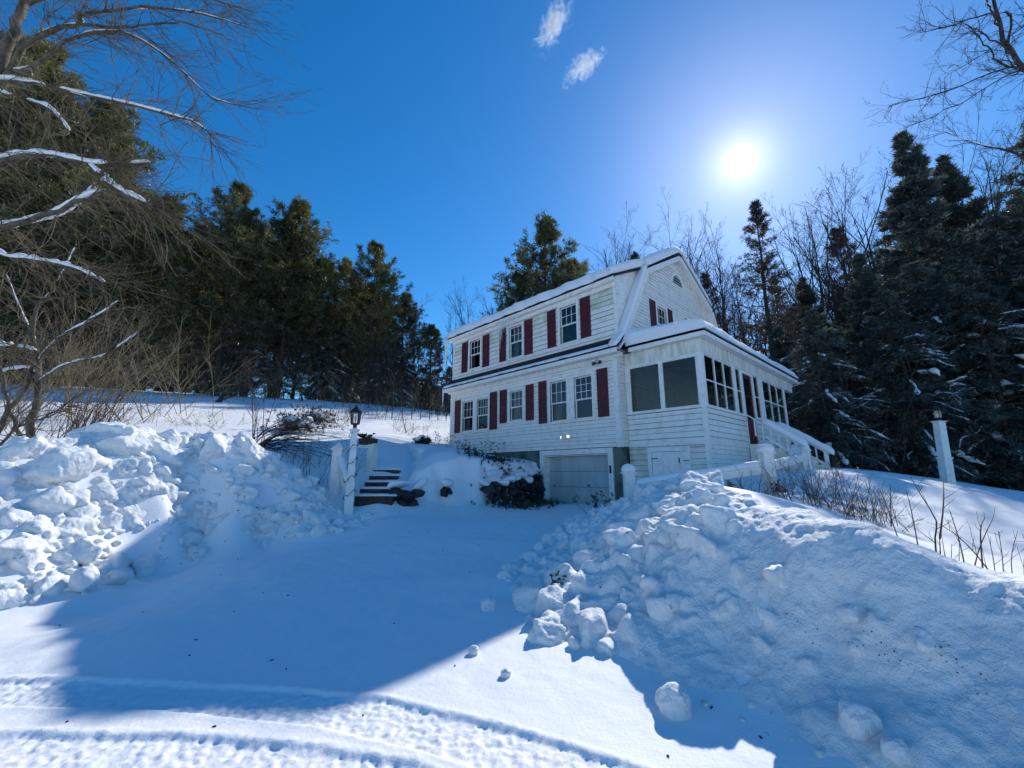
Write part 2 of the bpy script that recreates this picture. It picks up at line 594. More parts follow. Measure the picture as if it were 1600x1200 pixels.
cp((.1, 5.4, .2), (.25, 6.6, .3), (.8, 8.2, .45), (1.5, 10, .56), (2.2, 11.6, .62), (1.6, 6.6, .85), (2.0, 8.0, 1.0))
cp((2.45, 8.9, 1.0), (2.9, 10.6, .95), (3.2, 11.9, 1.0), (3.8, 9.3, .98), (4.3, 8.9, 1.05))
# right yard
cp((5.15, 8.8, 1.2), (8.4, 12.2, 1.72), (6.6, 11.6, 1.5), (7.3, 8.4, .95), (6.9, 9.4, 1.12), (6.4, 6.3, .62), (8.5, 7.5, .72), (11, 14.7, 1.75), (13.4, 13.3, 1.36), (14, 17, 1.75), (18.3, 15.3, .92),
   (9, 4, .4), (12, 7, .5), (16, 10, .6), (25, 15, .3), (25, 5, .1), (30, 30, 1.2), (18, 26, 2.0), (20, 45, 3.6), (8, 40, 5.0), (9, 26, 3.2), (4, 29, 4.0), (40, 20, .2))
# under and beside the house
p = H(1.2, 4, -1.15); cp(tuple(p))
p = H(1.2, 8, -.8); cp(tuple(p))
p = H(-4.5, 4.5, -1.2); cp(tuple(p))
p = H(-4.5, 11, .1); cp(tuple(p))
p = H(-10.5, 5, .9); cp(tuple(p))
for a in range(0, 360, 30):
    d = 300
    x, y = d * math.sin(R(a)), d * math.cos(R(a))
    cp((x, y, 10 + 22 * max(0, math.cos(R(a + 20)))) if y > 0 else (x, y, 2))
CPA = np.array(CP)


def tps_fit(P, lam):
    S = 10.0
    X = P[:, :2] / S
    n = len(X)
    d2 = ((X[:, None] - X[None]) ** 2).sum(-1)
    K = 0.5 * d2 * np.log(d2 + 1e-12) + lam * np.eye(n)
    Q = np.c_[np.ones(n), X]
    A = np.zeros((n + 3, n + 3))
    A[:n, :n] = K; A[:n, n:] = Q; A[n:, :n] = Q.T
    w = np.linalg.solve(A, np.r_[P[:, 2], 0, 0, 0])
    return X, w, S


def tps_eval(fit, x, y):
    X, w, S = fit
    out = np.empty(len(x))
    for i in range(0, len(x), 40000):
        q = np.c_[x[i:i + 40000], y[i:i + 40000]] / S
        d2 = ((q[:, None] - X[None]) ** 2).sum(-1)
        out[i:i + 40000] = (0.5 * d2 * np.log(d2 + 1e-12)) @ w[:-3] + w[-3] + q @ w[-2:]
    return out


FIT = tps_fit(CPA, 1e-4)

# raised bed between the steps and the garage, held by a stone wall along WALL
WALL = np.array([(.93, 15.55), (.55, 14.55), (.05, 13.75), (-.85, 12.85), (-1.8, 12.05), (-2.6, 11.55), (-3.0, 11.7), (-3.0, 12.6), (-3.2, 14.5)])
BED = [tuple(q) for q in WALL] + [(-6, 21), (-2.6, 22), (2, 18)]
TOPC = np.array([(.3, 15.9, 2.12), (.75, 15.6, 2.0), (-1.7, 18.1, 2.45), (-3.1, 19.5, 2.95), (-2.15, 12.9, 2.28), (-2.75, 12.1, 1.75), (-.7, 13.4, 2.02), (.15, 14.4, 1.93), (-3.0, 13.6, 2.2), (-3.4, 15, 2.55),
                 (-4, 17, 2.8), (-5, 21, 3.2), (2, 18, 2.3), (-1.7, 14.5, 2.4)])
FIT2 = tps_fit(TOPC, 1e-3)


def bed_mask(x, y):
    x = np.asarray(x); y = np.asarray(y)
    ins = np.zeros(len(x), bool)
    n = len(BED)
    for i in range(n):
        (x0, y0), (x1, y1) = BED[i], BED[(i + 1) % n]
        c = ((y0 > y) != (y1 > y)) & (x < (x1 - x0) * (y - y0) / (y1 - y0 + 1e-12) + x0)
        ins ^= c
    d = np.full(len(x), 9.0)
    for a, b in zip(WALL[:-1], WALL[1:]):
        ab = b - a
        t = np.clip(((x - a[0]) * ab[0] + (y - a[1]) * ab[1]) / (ab @ ab), 0, 1)
        d = np.minimum(d, np.hypot(x - a[0] - t * ab[0], y - a[1] - t * ab[1]))
    w = fbm(np.c_[x * 1.7, y * 1.7, 0 * x], 2, seed=61) * .16
    return sstep(0.0, 0.40, np.where(ins, d, -d) + 0.10 + w)


def near_road(x):      # tyre tracks: centre lines as functions of x
    return x


T1U = np.array([(-8, 3.9), (-4.13, 3.8), (-2.0, 3.7), (-.97, 3.53), (0, 3.16), (.74, 2.80), (1.5, 2.3), (2.6, 1.4), (3.6, .3)]) * .927
T1L = np.array([(-8, 3.5), (-3.63, 3.42), (-2.47, 3.37), (-1.3, 3.2), (-.42, 2.9), (-.09, 2.75), (.5, 2.38), (1.2, 1.8), (2.2, .9), (3.2, -.2)]) * .927
T2U = np.array([(-8, 3.15), (-3.24, 3.09), (-2.0, 3.08), (-1.18, 2.97), (-.57, 2.83), (-.36, 2.72), (.2, 2.3), (.9, 1.6), (1.8, .6), (2.6, -.5)]) * .927


def height(x, y, fine=True):
    x = np.asarray(x, float).ravel(); y = np.asarray(y, float).ravel()
    h = tps_eval(FIT, x, y)
    m = bed_mask(x, y)
    k = m > 0
    if k.any():
        top = tps_eval(FIT2, x[k], y[k])
        h[k] = h[k] + m[k] * (np.maximum(top, h[k]) - h[k])
    if fine:
        r = np.hypot(x, y)
        far = np.clip(r / 10, 0.3, 3)
        p = np.c_[x, y, np.zeros(len(x))]
        h = h + 0.035 * far * fbm(p * 0.7, 3, seed=3) * sstep(3.5, 7, r) + 0.013 * fbm(p * 4.0, 4, 0.55, seed=9) * sstep(2, 5, r)
        k = (r < 8)
        if k.any():
            xx, yy = x[k], y[k]
            pp = p[k]
            dn = np.zeros(len(xx))
            rough = fbm(pp * np.array([34, 34, 1.0]), 2, 0.8, seed=21)
            lug = np.sin(pp[:, 0] * 60 + 9 * pp[:, 1] + 2 * fbm(pp * 6, 2, seed=34))
            for U_, L_ in ((T1U, T1L), (T2U, T2U - np.array([0, .42]))):
                yu = np.interp(xx, U_[:, 0], U_[:, 1])
                yl = np.interp(xx, L_[:, 0], L_[:, 1])
                e = 0.012 * fbm(pp * 9, 2, seed=41)
                inn = sstep(-0.02, 0.03, yu - yy + e) * sstep(-0.02, 0.03, yy - yl + e)
                lip = np.exp(-((yy - yu - 0.035) / 0.03) ** 2) + 0.7 * np.exp(-((yl - yy - 0.03) / 0.03) ** 2)
                fade = sstep(6.5, 4.5, np.abs(xx))
                dn += fade * (inn * (-0.020 + 0.013 * rough + 0.0022 * lug) + lip * (0.006 + 0.006 * rough))
            h[k] += dn
    return h


def hz(x, y):
    return float(height([x], [y], False)[0])


def axis(segs):
    out = []
    for a, b, s in segs:
        out.append(np.arange(a, b, s))
    return np.concatenate(out + [np.array([segs[-1][1]])])


xs = axis([(-420, -60, 40), (-60, -20, 2.0), (-20, -8, .35), (-8, -4.6, .07), (-4.6, 2.0, .0135), (2.0, 4, .05), (4, 12, .11), (12, 24, .5), (24, 60, 2.0), (60, 420, 40)])
ys = axis([(-200, -20, 30), (-20, 0, 1.0), (0, 2.1, .12), (2.1, 3.75, .0135), (3.75, 9, .05), (9, 16, .07), (16, 24, .25), (24, 60, 1.0), (60, 420, 40)])
GX, GY = np.meshgrid(xs, ys)
GZ = height(GX, GY).reshape(GX.shape)
nx, ny = len(xs), len(ys)
idx = np.arange(nx * ny).reshape(ny, nx)
GF = np.stack([idx[:-1, :-1], idx[:-1, 1:], idx[1:, 1:], idx[1:, :-1]], -1).reshape(-1, 4)
g = link_mesh('snow_ground', np.c_[GX.ravel(), GY.ravel(), GZ.ravel()], GF, M_SNOW, smooth=True)
tag(g, kind='structure')


# ------------------------------------------------------------------ plowed banks: chunks fused with a slab of the slope
def hull_chunk(c, s, rg):
    n = 13
    p = rg.normal(size=(n, 3))
    p /= np.linalg.norm(p, axis=1, keepdims=True)
    p = np.sign(p) * np.abs(p) ** 0.75
    p *= s * rg.uniform(.75, 1.15, (n, 1))
    q = Matrix.Rotation(rg.uniform(0, 6.28), 3, 'Z') @ Matrix.Rotation(rg.normal() * 0.35, 3, 'X') @ Matrix.Rotation(rg.normal() * 0.35, 3, 'Y')
    p = p @ np.array(q).T + c
    bm = bmesh.new()
    vs = [bm.verts.new(v) for v in p]
    bmesh.ops.convex_hull(bm, input=vs)
    for v in [v for v in bm.verts if not v.link_faces]:
        bm.verts.remove(v)
    bm.verts.index_update()
    V = [tuple(v.co) for v in bm.verts]
    F = [tuple(v.index for v in f.verts) for f in bm.faces]
    bm.free()
    return V, F


def bank(name, poly, chunks, voxel, label, seed, smooth_it=5, amp=0.02):
    poly = np.array(poly)
    x0, y0 = poly.min(0) - 0.1
    x1, y1 = poly.max(0) + 0.1
    st = voxel * 2.2
    ax = np.arange(x0, x1, st); ay = np.arange(y0, y1, st)
    X, Y = np.meshgrid(ax, ay)
    xf, yf = X.ravel(), Y.ravel()
    ins = np.zeros(len(xf), bool)
    n = len(poly)
    d = np.full(len(xf), 9.0)
    for i in range(n):
        a, b = poly[i], poly[(i + 1) % n]
        ins ^= ((a[1] > yf) != (b[1] > yf)) & (xf < (b[0] - a[0]) * (yf - a[1]) / (b[1] - a[1] + 1e-12) + a[0])
        ab = b - a
        t = np.clip(((xf - a[0]) * ab[0] + (yf - a[1]) * ab[1]) / (ab @ ab), 0, 1)
        d = np.minimum(d, np.hypot(xf - a[0] - t * ab[0], yf - a[1] - t * ab[1]))
    sd_ = np.where(ins, d, -d)
    z = height(xf, yf)
    P = np.c_[xf, yf, z]
    edge = sstep(-0.05, 0.45, sd_)
    z = z - 0.12 + edge * (0.15 + amp * 4 * fbm(P * 1.6, 4, 0.55, seed=seed))
    top = np.c_[xf, yf, z]
    bot = np.c_[xf, yf, np.full(len(z), z.min() - 0.4)]
    m, k = X.shape
    I = np.arange(m * k).reshape(m, k)
    F = [tuple(q) for q in np.stack([I[:-1, :-1], I[:-1, 1:], I[1:, 1:], I[1:, :-1]], -1).reshape(-1, 4)]
    N = m * k
    F += [tuple(q[::-1] + N) for q in np.array(F)]
    ring = list(I[0, :]) + list(I[1:, -1]) + list(I[-1, -2::-1]) + list(I[-2:0, 0])
    for i in range(len(ring)):
        a, b = ring[i], ring[(i + 1) % len(ring)]
        F.append((b, a, a + N, b + N))
    V = [tuple(q) for q in top] + [tuple(q) for q in bot]
    for cv, cf in chunks:
        o = len(V)
        V += [tuple(q) for q in cv]
        F += [tuple(i + o for i in f) for f in cf]
    me = bpy.data.meshes.new('tmp')
    me.from_pydata(V, [], F)
    ob = bpy.data.objects.new('tmp', me)
    COL.objects.link(ob)
    md = ob.modifiers.new('r', 'REMESH')
    md.mode = 'VOXEL'
    md.voxel_size = voxel
    dg = bpy.context.evaluated_depsgraph_get()
    ev = ob.evaluated_get(dg)
    m2 = bpy.data.meshes.new_from_object(ev)
    bpy.data.objects.remove(ob)
    nv = len(m2.vertices)
    co = np.empty(nv * 3, np.float32); m2.vertices.foreach_get('co', co); co = co.reshape(-1, 3).astype(float)
    ed = np.empty(len(m2.edges) * 2, np.int32); m2.edges.foreach_get('vertices', ed); ed = ed.reshape(-1, 2)
    deg = np.bincount(ed.ravel(), minlength=nv)[:, None]
    for _ in range(smooth_it):
        s = np.zeros_like(co)
        for c in range(3):
            s[:, c] = np.bincount(ed[:, 0], co[ed[:, 1], c], nv) + np.bincount(ed[:, 1], co[ed[:, 0], c], nv)
        co = co * 0.45 + 0.55 * s / np.maximum(deg, 1)
    m2.vertices.foreach_set('co', co.ravel().astype(np.float32)); m2.update()
    nr = np.empty(nv * 3, np.float32); m2.vertices.foreach_get('normal', nr); nr = nr.reshape(-1, 3)
    dsp = amp * 1.1 * fbm(co * np.array([1.0, 1.0, 2.2]) * 1.1, 3, 0.5, seed=seed + 2) + amp * .5 * (1 - 2 * np.abs(fbm(co * np.array([1.2, 1.2, 5.0]), 3, 0.55, seed=seed + 3))) + amp * fbm(co * 3.2, 3, 0.5, seed=seed + 5) + amp * 0.80 * (1 - 2 * np.abs(fbm(co * 7.0, 3, 0.55, seed=seed + 8))) + amp * 0.5 * fbm(co * 22, 3, 0.65, seed=seed + 11)
    co = co + nr * dsp[:, None]
    fs = np.empty(len(m2.polygons) * 4, np.int32)
    m2.polygons.foreach_get('vertices', fs)
    fs = fs.reshape(-1, 4)
    # drop everything far below the surrounding surface
    hh = height(co[:, 0], co[:, 1], False)
    keep = (co[:, 2] > hh - 0.16)
    fk = keep[fs].any(1)
    fs = fs[fk]
    used = np.unique(fs)
    mp = np.full(nv, -1); mp[used] = np.arange(len(used))
    bpy.data.meshes.remove(m2)
    o = link_mesh(name, co[used], mp[fs], M_BANK, smooth=True)
    tag(o, label, kind='structure')
    return o


def scatter(poly, n, smin, smax, rg, flat=0.75, power=2.2, sink=0.25, big=None):
    poly = np.array(poly)
    out = []
    x0, y0 = poly.min(0); x1, y1 = poly.max(0)
    tries = 0
    while len(out) < n and tries < n * 30:
        tries += 1
        x, y = rg.uniform(x0, x1), rg.uniform(y0, y1)
        ins = False
        for i in range(len(poly)):
            a, b = poly[i], poly[(i + 1) % len(poly)]
            if (a[1] > y) != (b[1] > y) and x < (b[0] - a[0]) * (y - a[1]) / (b[1] - a[1]) + a[0]:
                ins = not ins
        if not ins:
            continue
        s = smin + (smax - smin) * rg.random() ** power
        out.append((x, y, s))
    zs = height([o[0] for o in out], [o[1] for o in out], False)
    return [hull_chunk(np.array([x, y, z + s * (0.35 - sink)]), np.array([s * rg.uniform(.8, 1.35), s * rg.uniform(.7, 1.1), s * flat * rg.uniform(.7, 1.1)]), rg) for (x, y, s), z in zip(out, zs)]


rg = np.random.default_rng(11)


def gp(x, y, t):
    p = at(x, y, t)
    return (p[0], p[1])


# left bank
LP = [gp(0, 950, 5.0), gp(130, 930, 5.5), gp(235, 880, 7.0), gp(300, 855, 7.9), gp(400, 846, 8.4), gp(500, 836, 8.6), gp(596, 824, 9.2),
      gp(590, 800, 9.9), gp(500, 765, 10.3), gp(440, 735, 10.2), gp(380, 700, 10.0), gp(300, 680, 9.8), gp(180, 655, 9.2), gp(100, 680, 8.4), gp(0, 695, 7.4), (-9.6, 6.8), (-9.8, 4.4), (-7.6, 3.7)]
chs = scatter(LP, 900, .04, .22, rg, .8, 2.6)
chs += scatter(LP, 900, .02, .07, rg, .8, 1.5)
LU = [gp(0, 860, 5.7), gp(200, 850, 7.2), gp(400, 800, 8.8), gp(420, 735, 9.6), gp(300, 690, 9.2), gp(180, 665, 8.7), gp(0, 705, 6.9), (-9.2, 6.6), (-9.0, 4.9)]
chs += scatter(LU, 55, .15, .36, rg, .75, 1.8)


def block(x, y, t, sx, sy, sz):
    p = at(x, y, t)
    return hull_chunk(p, np.array([sx, sy, sz]), rg)


# the large slabs one can pick out
chs += [block(185, 700, 8.0, .55, .45, .55), block(250, 720, 8.4, .5, .4, .45), block(95, 705, 7.3, .6, .5, .35), block(60, 745, 6.8, .75, .5, .35),
        block(215, 800, 7.6, .75, .5, .42), block(75, 795, 6.4, .35, .3, .3), block(350, 745, 8.9, .34, .3, .35), block(385, 775, 8.8, .3, .26, .26),
        block(30, 860, 5.8, .45, .35, .25), block(120, 870, 6.2, .4, .3, .2), block(170, 890, 6.5, .3, .25, .2), block(10, 770, 6.4, .45, .4, .4),
        block(330, 700, 9.0, .4, .35, .4), block(270, 850, 7.7, .3, .22, .2), block(310, 865, 7.7, .28, .2, .15), block(140, 730, 7.6, .6, .4, .3)]
bank('snow_bank', LP, chs, 0.022, 'tall plowed snow bank of broken slabs left of the driveway', 50, 1, 0.022)

# right bank
RPOLY = [gp(800, 1005, 4.0), gp(850, 1030, 3.65), gp(930, 1065, 3.3), gp(1010, 1110, 2.95), gp(1100, 1140, 2.65), gp(1250, 1240, 2.15), gp(1400, 1300, 1.9), (2.2, 1.8), (3.6, .6), (6.4, -1.0), (8.2, .4),
         (5.2, 2.6), gp(1600, 928, 3.5), gp(1500, 903, 3.8), gp(1400, 868, 4.3), gp(1300, 833, 4.9), gp(1200, 798, 5.8), gp(1100, 752, 7.2), (3.0, 9.2), (2.7, 11.2), (2.0, 11.6), gp(905, 800, 10), gp(850, 835, 7.4), gp(770, 905, 5.6), gp(790, 960, 4.6)]
RUB = [gp(820, 1000, 4.25), gp(930, 1050, 3.7), gp(1000, 1050, 3.6), gp(1000, 960, 4.3), gp(1060, 880, 4.6), gp(1100, 800, 5.8), gp(1080, 760, 7.2), (2.6, 9.0), (2.3, 11), gp(910, 800, 10), gp(850, 840, 7.5), gp(780, 905, 5.9), gp(800, 955, 5.0)]
RFOOT = [gp(980, 1085, 3.1), gp(1100, 1120, 2.75), gp(1300, 1220, 2.2), gp(1500, 1260, 1.95), gp(1500, 1120, 2.2), gp(1300, 1060, 2.6), gp(1100, 1030, 3.1)]
chs = scatter(RUB, 520, .035, .19, rg, .85, 2.6)
chs += scatter(RUB, 900, .015, .05, rg, .85, 1.4)
chs += scatter([gp(840, 1000, 4.2), gp(950, 1040, 3.8), gp(1080, 960, 4.1), gp(1130, 880, 4.4), gp(1120, 780, 6.2), gp(1010, 800, 7.2), gp(900, 930, 5.0)], 60, .12, .30, rg, .85, 1.5)
chs += scatter(RFOOT, 50, .012, .035, rg, .8, 2.0)
chs += scatter([gp(930, 940, 4.4), gp(1060, 885, 4.0), gp(1270, 900, 3.1), gp(1500, 940, 2.6), gp(1500, 1000, 2.4), gp(1200, 980, 3.0), gp(1000, 1040, 3.4)], 46, .03, .12, rg, .6, 2.0)
chs += [block(1085, 812, 5.0, .42, .3, .26), block(1135, 800, 5.2, .45, .35, .2), block(1100, 772, 6.2, .4, .3, .22), block(1040, 862, 4.6, .3, .26, .22), block(1000, 835, 5.8, .26, .24, .26),
        block(920, 950, 4.5, .17, .15, .15), block(1050, 965, 3.85, .28, .22, .20), block(860, 1000, 3.8, .18, .15, .11), block(940, 1005, 3.75, .17, .14, .12), block(1175, 850, 4.1, .36, .3, .15),
        block(1115, 932, 3.75, .10, .09, .10), block(1010, 1010, 3.55, .24, .17, .15), block(1225, 880, 3.6, .35, .25, .14), block(1270, 1050, 2.75, .10, .11, .10),
        block(1010, 915, 4.3, .2, .16, .14), block(970, 960, 4.15, .18, .15, .14), block(1080, 905, 4.0, .22, .18, .14), block(1150, 905, 3.6, .25, .2, .1), block(1010, 780, 7.4, .3, .26, .26), block(1050, 795, 6.6, .3, .26, .2),
        block(1065, 765, 7.0, .26, .2, .2), block(1120, 850, 4.5, .3, .24, .16)]
BIG = [gp(835, 1003, 3.8), gp(950, 1045, 3.4), gp(1060, 990, 3.6), gp(1110, 935, 3.75), gp(1200, 872, 3.8), gp(1185, 830, 4.6), gp(1090, 765, 6.4), gp(1000, 780, 7.4), gp(880, 880, 5.8)]
chs += scatter(BIG, 190, .07, .25, rg, .8, 1.7, 0.08)
chs += scatter(RUB, 260, .04, .13, rg, .85, 2.0, 0.0)
chs += [block(x, y, t, a * 1.1, a * .8, a * .75) for x, y, t, a in ((985, 905, 4.5, .15), (1025, 888, 4.4, .17), (960, 938, 4.3, .13), (900, 962, 4.2, .14), (870, 968, 4.2, .13), (1000, 985, 3.75, .12), (1078, 978, 3.5, .13),
        (1060, 890, 4.15, .16), (1105, 872, 4.1, .2), (1140, 872, 3.85, .2), (985, 870, 5.2, .17), (1015, 850, 5.4, .2), (945, 880, 5.6, .16), (960, 850, 6.0, .18), (930, 905, 5.2, .14), (1190, 960, 3.1, .09), (1330, 960, 2.7, .08), (1440, 1000, 2.4, .08))]
bank('snow_bank', RPOLY, chs, 0.021, 'broad plowed snow bank with a wind smoothed top right of the driveway', 90, 1, 0.022)

from mathutils.bvhtree import BVHTree
SNOWTREES = []
for o in list(COL.objects):
    if o.name.startswith(('snow_bank', 'snow_ground')):
        me = o.data
        co = np.empty(len(me.vertices) * 3, np.float32); me.vertices.foreach_get('co', co)
        fs = np.empty(len(me.polygons) * 4, np.int32); me.polygons.foreach_get('vertices', fs)
        co = co.reshape(-1, 3); fs = fs.reshape(-1, 4)
        if o.name.startswith('snow_ground'):
            c = co[fs[:, 0]]
            fs = fs[(np.abs(c[:, 0]) < 10) & (c[:, 1] > 1) & (c[:, 1] < 14)][:]
        SNOWTREES.append(BVHTree.FromPolygons(co.tolist(), fs.tolist()))


def hit(x, y):
    d = Vector(ray(x, y)).normalized()
    best = None
    for t_ in SNOWTREES:
        h_ = t_.ray_cast(Vector((0, 0, EYE)), d)
        if h_[0] is not None and (best is None or h_[3] < best[1]):
            best = (h_[0], h_[3])
    return np.array(best[0]) if best else at(x, y, 4)


# loose snow chunks that can be picked out one by one
for k, (x, y, s, lab) in enumerate([
        (1055, 1112, .105, 'rounded snow lump alone in the bank shadow near the road'),
        (1343, 1140, .085, 'egg shaped snow lump at the foot of the right bank'),
        (1400, 1182, .055, 'low snow lump beside the egg shaped one at the right bank foot'),
        (763, 951, .085, 'small snow chunk lying alone on the shaded driveway'),
        (790, 1057, .035, 'tiny snow clod on the sunlit road edge left of the right bank'),
        (130, 915, .15, 'snow boulder at the sunlit foot of the left bank'),
        (740, 1022, .04, 'tiny snow clod standing on the shadow edge of the driveway')]):
    p = hit(x, y)
    zz = p[2]
    bmc = bmesh.new(); bmesh.ops.create_icosphere(bmc, subdivisions=4, radius=1.0)
    v = np.array([q_.co[:] for q_ in bmc.verts]); f = [tuple(q_.index for q_ in fc.verts) for fc in bmc.faces]; bmc.free()
    v = np.sign(v) * np.abs(v) ** .85
    v = v * (1 + .20 * fbm(v * 1.1 + k * 5, 2, seed=70) + .10 * (1 - 2 * np.abs(fbm(v * 2.2 + k * 3, 2, seed=71))) + .03 * fbm(v * 9, 3, seed=72))[:, None]
    v = v * np.array([1.0, .9, .95]) * s
    o = link_mesh('snow_chunk', v, f, M_BANK, smooth=True)
    o.location = (p[0], p[1], zz + s * 0.5)
    tag(o, lab, 'snow chunk', 'loose snow chunks along the banks')


# ------------------------------------------------------------------ the house (local frame: x along the garage front, y into the house, z from the siding foot)
house = thing('house', 'white clapboard gambrel house with maroon shutters, garage under the corner and glazed side porch', 'house', tuple(HC), HA)


def Mfront(y0):
    return lambda a, d, z: (a, y0 - d, z)


def Mgable(x0):
    return lambda a, d, z: (x0 + d, a, z)


def Mback(y0):
    return lambda a, d, z: (a, y0 + d, z)


def Mleft(x0):
    return lambda a, d, z: (x0 - d, a, z)


def rect_minus(a0, a1, z0, z1, ops):
    zs = sorted({z0, z1, *[min(max(q, z0), z1) for o in ops for q in (o[2], o[3])]})
    out = []
    for za, zb in zip(zs[:-1], zs[1:]):
        if zb - za < 0.003:
            continue
        zm = (za + zb) / 2
        cuts = sorted([(o[0], o[1]) for o in ops if o[2] < zm < o[3] and o[1] > a0 and o[0] < a1])
        x = a0
        for c0, c1 in cuts:
            if c0 > x + 0.003:
                out.append((x, c0, za, zb))
            x = max(x, c1)
        if x < a1 - 0.003:
            out.append((x, a1, za, zb))
    return out


JIT = np.random.default_rng(31)


def siding(M, prof, z0, z1, expo, ops, mat, name='wall', wmat=None, mats_by_z=None, joined=0):
    """prof(z) -> (a0, a1); a backing sheet with one clapboard object per course"""
    wall = None
    mb = MB()
    nb = 10
    back = []
    gap = .015 if expo > .15 else .008  # open slit shows the dark backing as a painted shadow line
    zz = sorted({z0, z1, *[o[2] for o in ops if z0 < o[2] < z1], *[o[3] for o in ops if z0 < o[3] < z1], *[b for b in getattr(prof, 'breaks', []) if z0 < b < z1]})
    for za, zb in zip(zz[:-1], zz[1:]):
        a0, a1 = prof(za + 1e-6); b0, b1 = prof(zb - 1e-6)
        zm = (za + zb) / 2
        cuts = sorted([(o[0], o[1]) for o in ops if o[2] < zm < o[3]])
        xs_ = [None]
        l0, l1 = a0, b0
        for c0, c1 in cuts:
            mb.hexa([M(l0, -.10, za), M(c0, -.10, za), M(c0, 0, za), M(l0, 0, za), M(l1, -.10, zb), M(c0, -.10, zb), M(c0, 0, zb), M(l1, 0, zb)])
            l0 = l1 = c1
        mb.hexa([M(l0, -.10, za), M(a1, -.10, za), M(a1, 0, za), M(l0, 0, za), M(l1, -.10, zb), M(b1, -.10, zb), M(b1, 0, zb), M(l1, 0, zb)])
    wall = mb.build(name, wmat or M_LAP_SHADE, house)
    z = z0
    jm = MB()
    while z < z1 - 0.02:
        zt = min(z + expo, z1)
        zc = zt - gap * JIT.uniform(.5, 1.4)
        sub = sorted({z, zc, *[q for o in ops for q in (o[2], o[3]) if z < q < zc], *[b for b in getattr(prof, 'breaks', []) if z < b < zc]})
        m = MB()
        for za, zb in zip(sub[:-1], sub[1:]):
            if zb - za < 0.004:
                continue
            a0, a1 = prof(za + 1e-6); b0, b1 = prof(zb - 1e-6)
            if a1 - a0 < 0.03:
                continue
            if b1 - b0 < 0.01:
                b0, b1 = (b0 + b1) / 2 - .005, (b0 + b1) / 2 + .005
            lap = (.034 if expo > .15 else .028) + JIT.uniform(-.005, .004)
            da = lap - (lap - .004) * (za - z) / expo
            db = lap - (lap - .004) * (zb - z) / expo
            zm = (za + zb) / 2
            cuts = sorted([(o[0], o[1]) for o in ops if o[2] < zm < o[3]])
            segs = []
            l0, l1 = a0, b0
            for c0, c1 in cuts:
                segs.append((l0, c0, l1, c0))
                l0 = l1 = c1
            segs.append((l0, a1, l1, b1))
            for p0, p1, q0, q1 in segs:
                if p1 - p0 > .01:
                    m.hexa([M(p0, .001, za), M(p1, .001, za), M(p1, da, za), M(p0, da, za), M(q0, .001, zb), M(q1, .001, zb), M(q1, db, zb), M(q0, db, zb)])
        if m.n:
            mt = mat
            if mats_by_z:
                mt = mats_by_z(z)
            if zt <= joined:
                jm.v += m.v; jm.fs += m.fs; jm.f += [tuple(i + jm.n for i in q) for q in m.f]; jm.n += m.n
            else:
                m.each('clapboard', mt, wall)
        z = zt
    if jm.n:
        tag(jm.build('clapboard_courses', mat, wall), kind='stuff')
    return wall


def const_prof(a0, a1):
    f = lambda z: (a0, a1)
    f.breaks = []
    return f


def window(M, a0, a1, z0, z1, cols=3, rows=2, casing=.10, d0=.0, glass=None, curtains=(), meet=0.5, storm=False):
    """double hung window; a0..a1, z0..z1 is the opening"""
    glass = glass or M_GLASS
    c = MB()
    dd = .045
    c.box(a0 - casing, a0, -.08, dd, z0 - .02, z1 + casing, M)
    c.box(a1, a1 + casing, -.08, dd, z0 - .02, z1 + casing, M)
    c.box(a0, a1, -.08, dd, z1, z1 + casing, M)
    c.box(a0 - casing - .02, a1 + casing + .02, -.08, dd + .03, z0 - .075, z0 - .02, M)
    c.box(a0, a1, -.08, .02, z0 - .02, z0 + .012, M)
    win = c.build('window', M_TRIM, house)
    zm = z0 + (z1 - z0) * meet
    fr = .045
    for (s0, s1, d) in ((zm - .02, z1, -.025), (z0 + .012, zm + .02, -.06)):
        s = MB()
        s.box(a0, a0 + fr, d - .03, d, s0, s1, M)
        s.box(a1 - fr, a1, d - .03, d, s0, s1, M)
        s.box(a0 + fr, a1 - fr, d - .03, d, s0, s0 + fr, M)
        s.box(a0 + fr, a1 - fr, d - .03, d, s1 - fr, s1, M)
        s.build('sash', M_TRIM, win)
        if d == -.025:
            g_ = MB()
            w = (a1 - a0 - 2 * fr) / cols
            hgt = (s1 - s0 - 2 * fr) / rows
            for i in range(1, cols):
                x = a0 + fr + w * i
                g_.box(x - .009, x + .009, d - .02, d - .004, s0 + fr, s1 - fr, M)
            for j in range(1, rows):
                z = s0 + fr + hgt * j
                g_.box(a0 + fr, a1 - fr, d - .021, d - .005, z - .009, z + .009, M)
            g_.build('muntin', M_TRIM, win)
        p = MB()
        p.add([M(a0 + fr, d - .012, s0 + fr), M(a1 - fr, d - .012, s0 + fr), M(a1 - fr, d - .012, s1 - fr), M(a0 + fr, d - .012, s1 - fr)], [(0, 1, 2, 3)])
        p.build('pane', glass, win)
    for (c0, c1, cz0, cz1) in curtains:
        k = 14
        v, f = [], []
        for i in range(k + 1):
            x = a0 + (a1 - a0) * (c0 + (c1 - c0) * i / k)
            d = -.16 + .02 * math.sin(i * 2.1)
            v += [M(x, d, z0 + (z1 - z0) * cz0), M(x, d, z0 + (z1 - z0) * cz1)]
        for i in range(k):
            f.append((2 * i, 2 * i + 2, 2 * i + 3, 2 * i + 1))
        link_mesh('curtain', v, f, M_CURT, win, True)
    return win


SHUTTERS = []


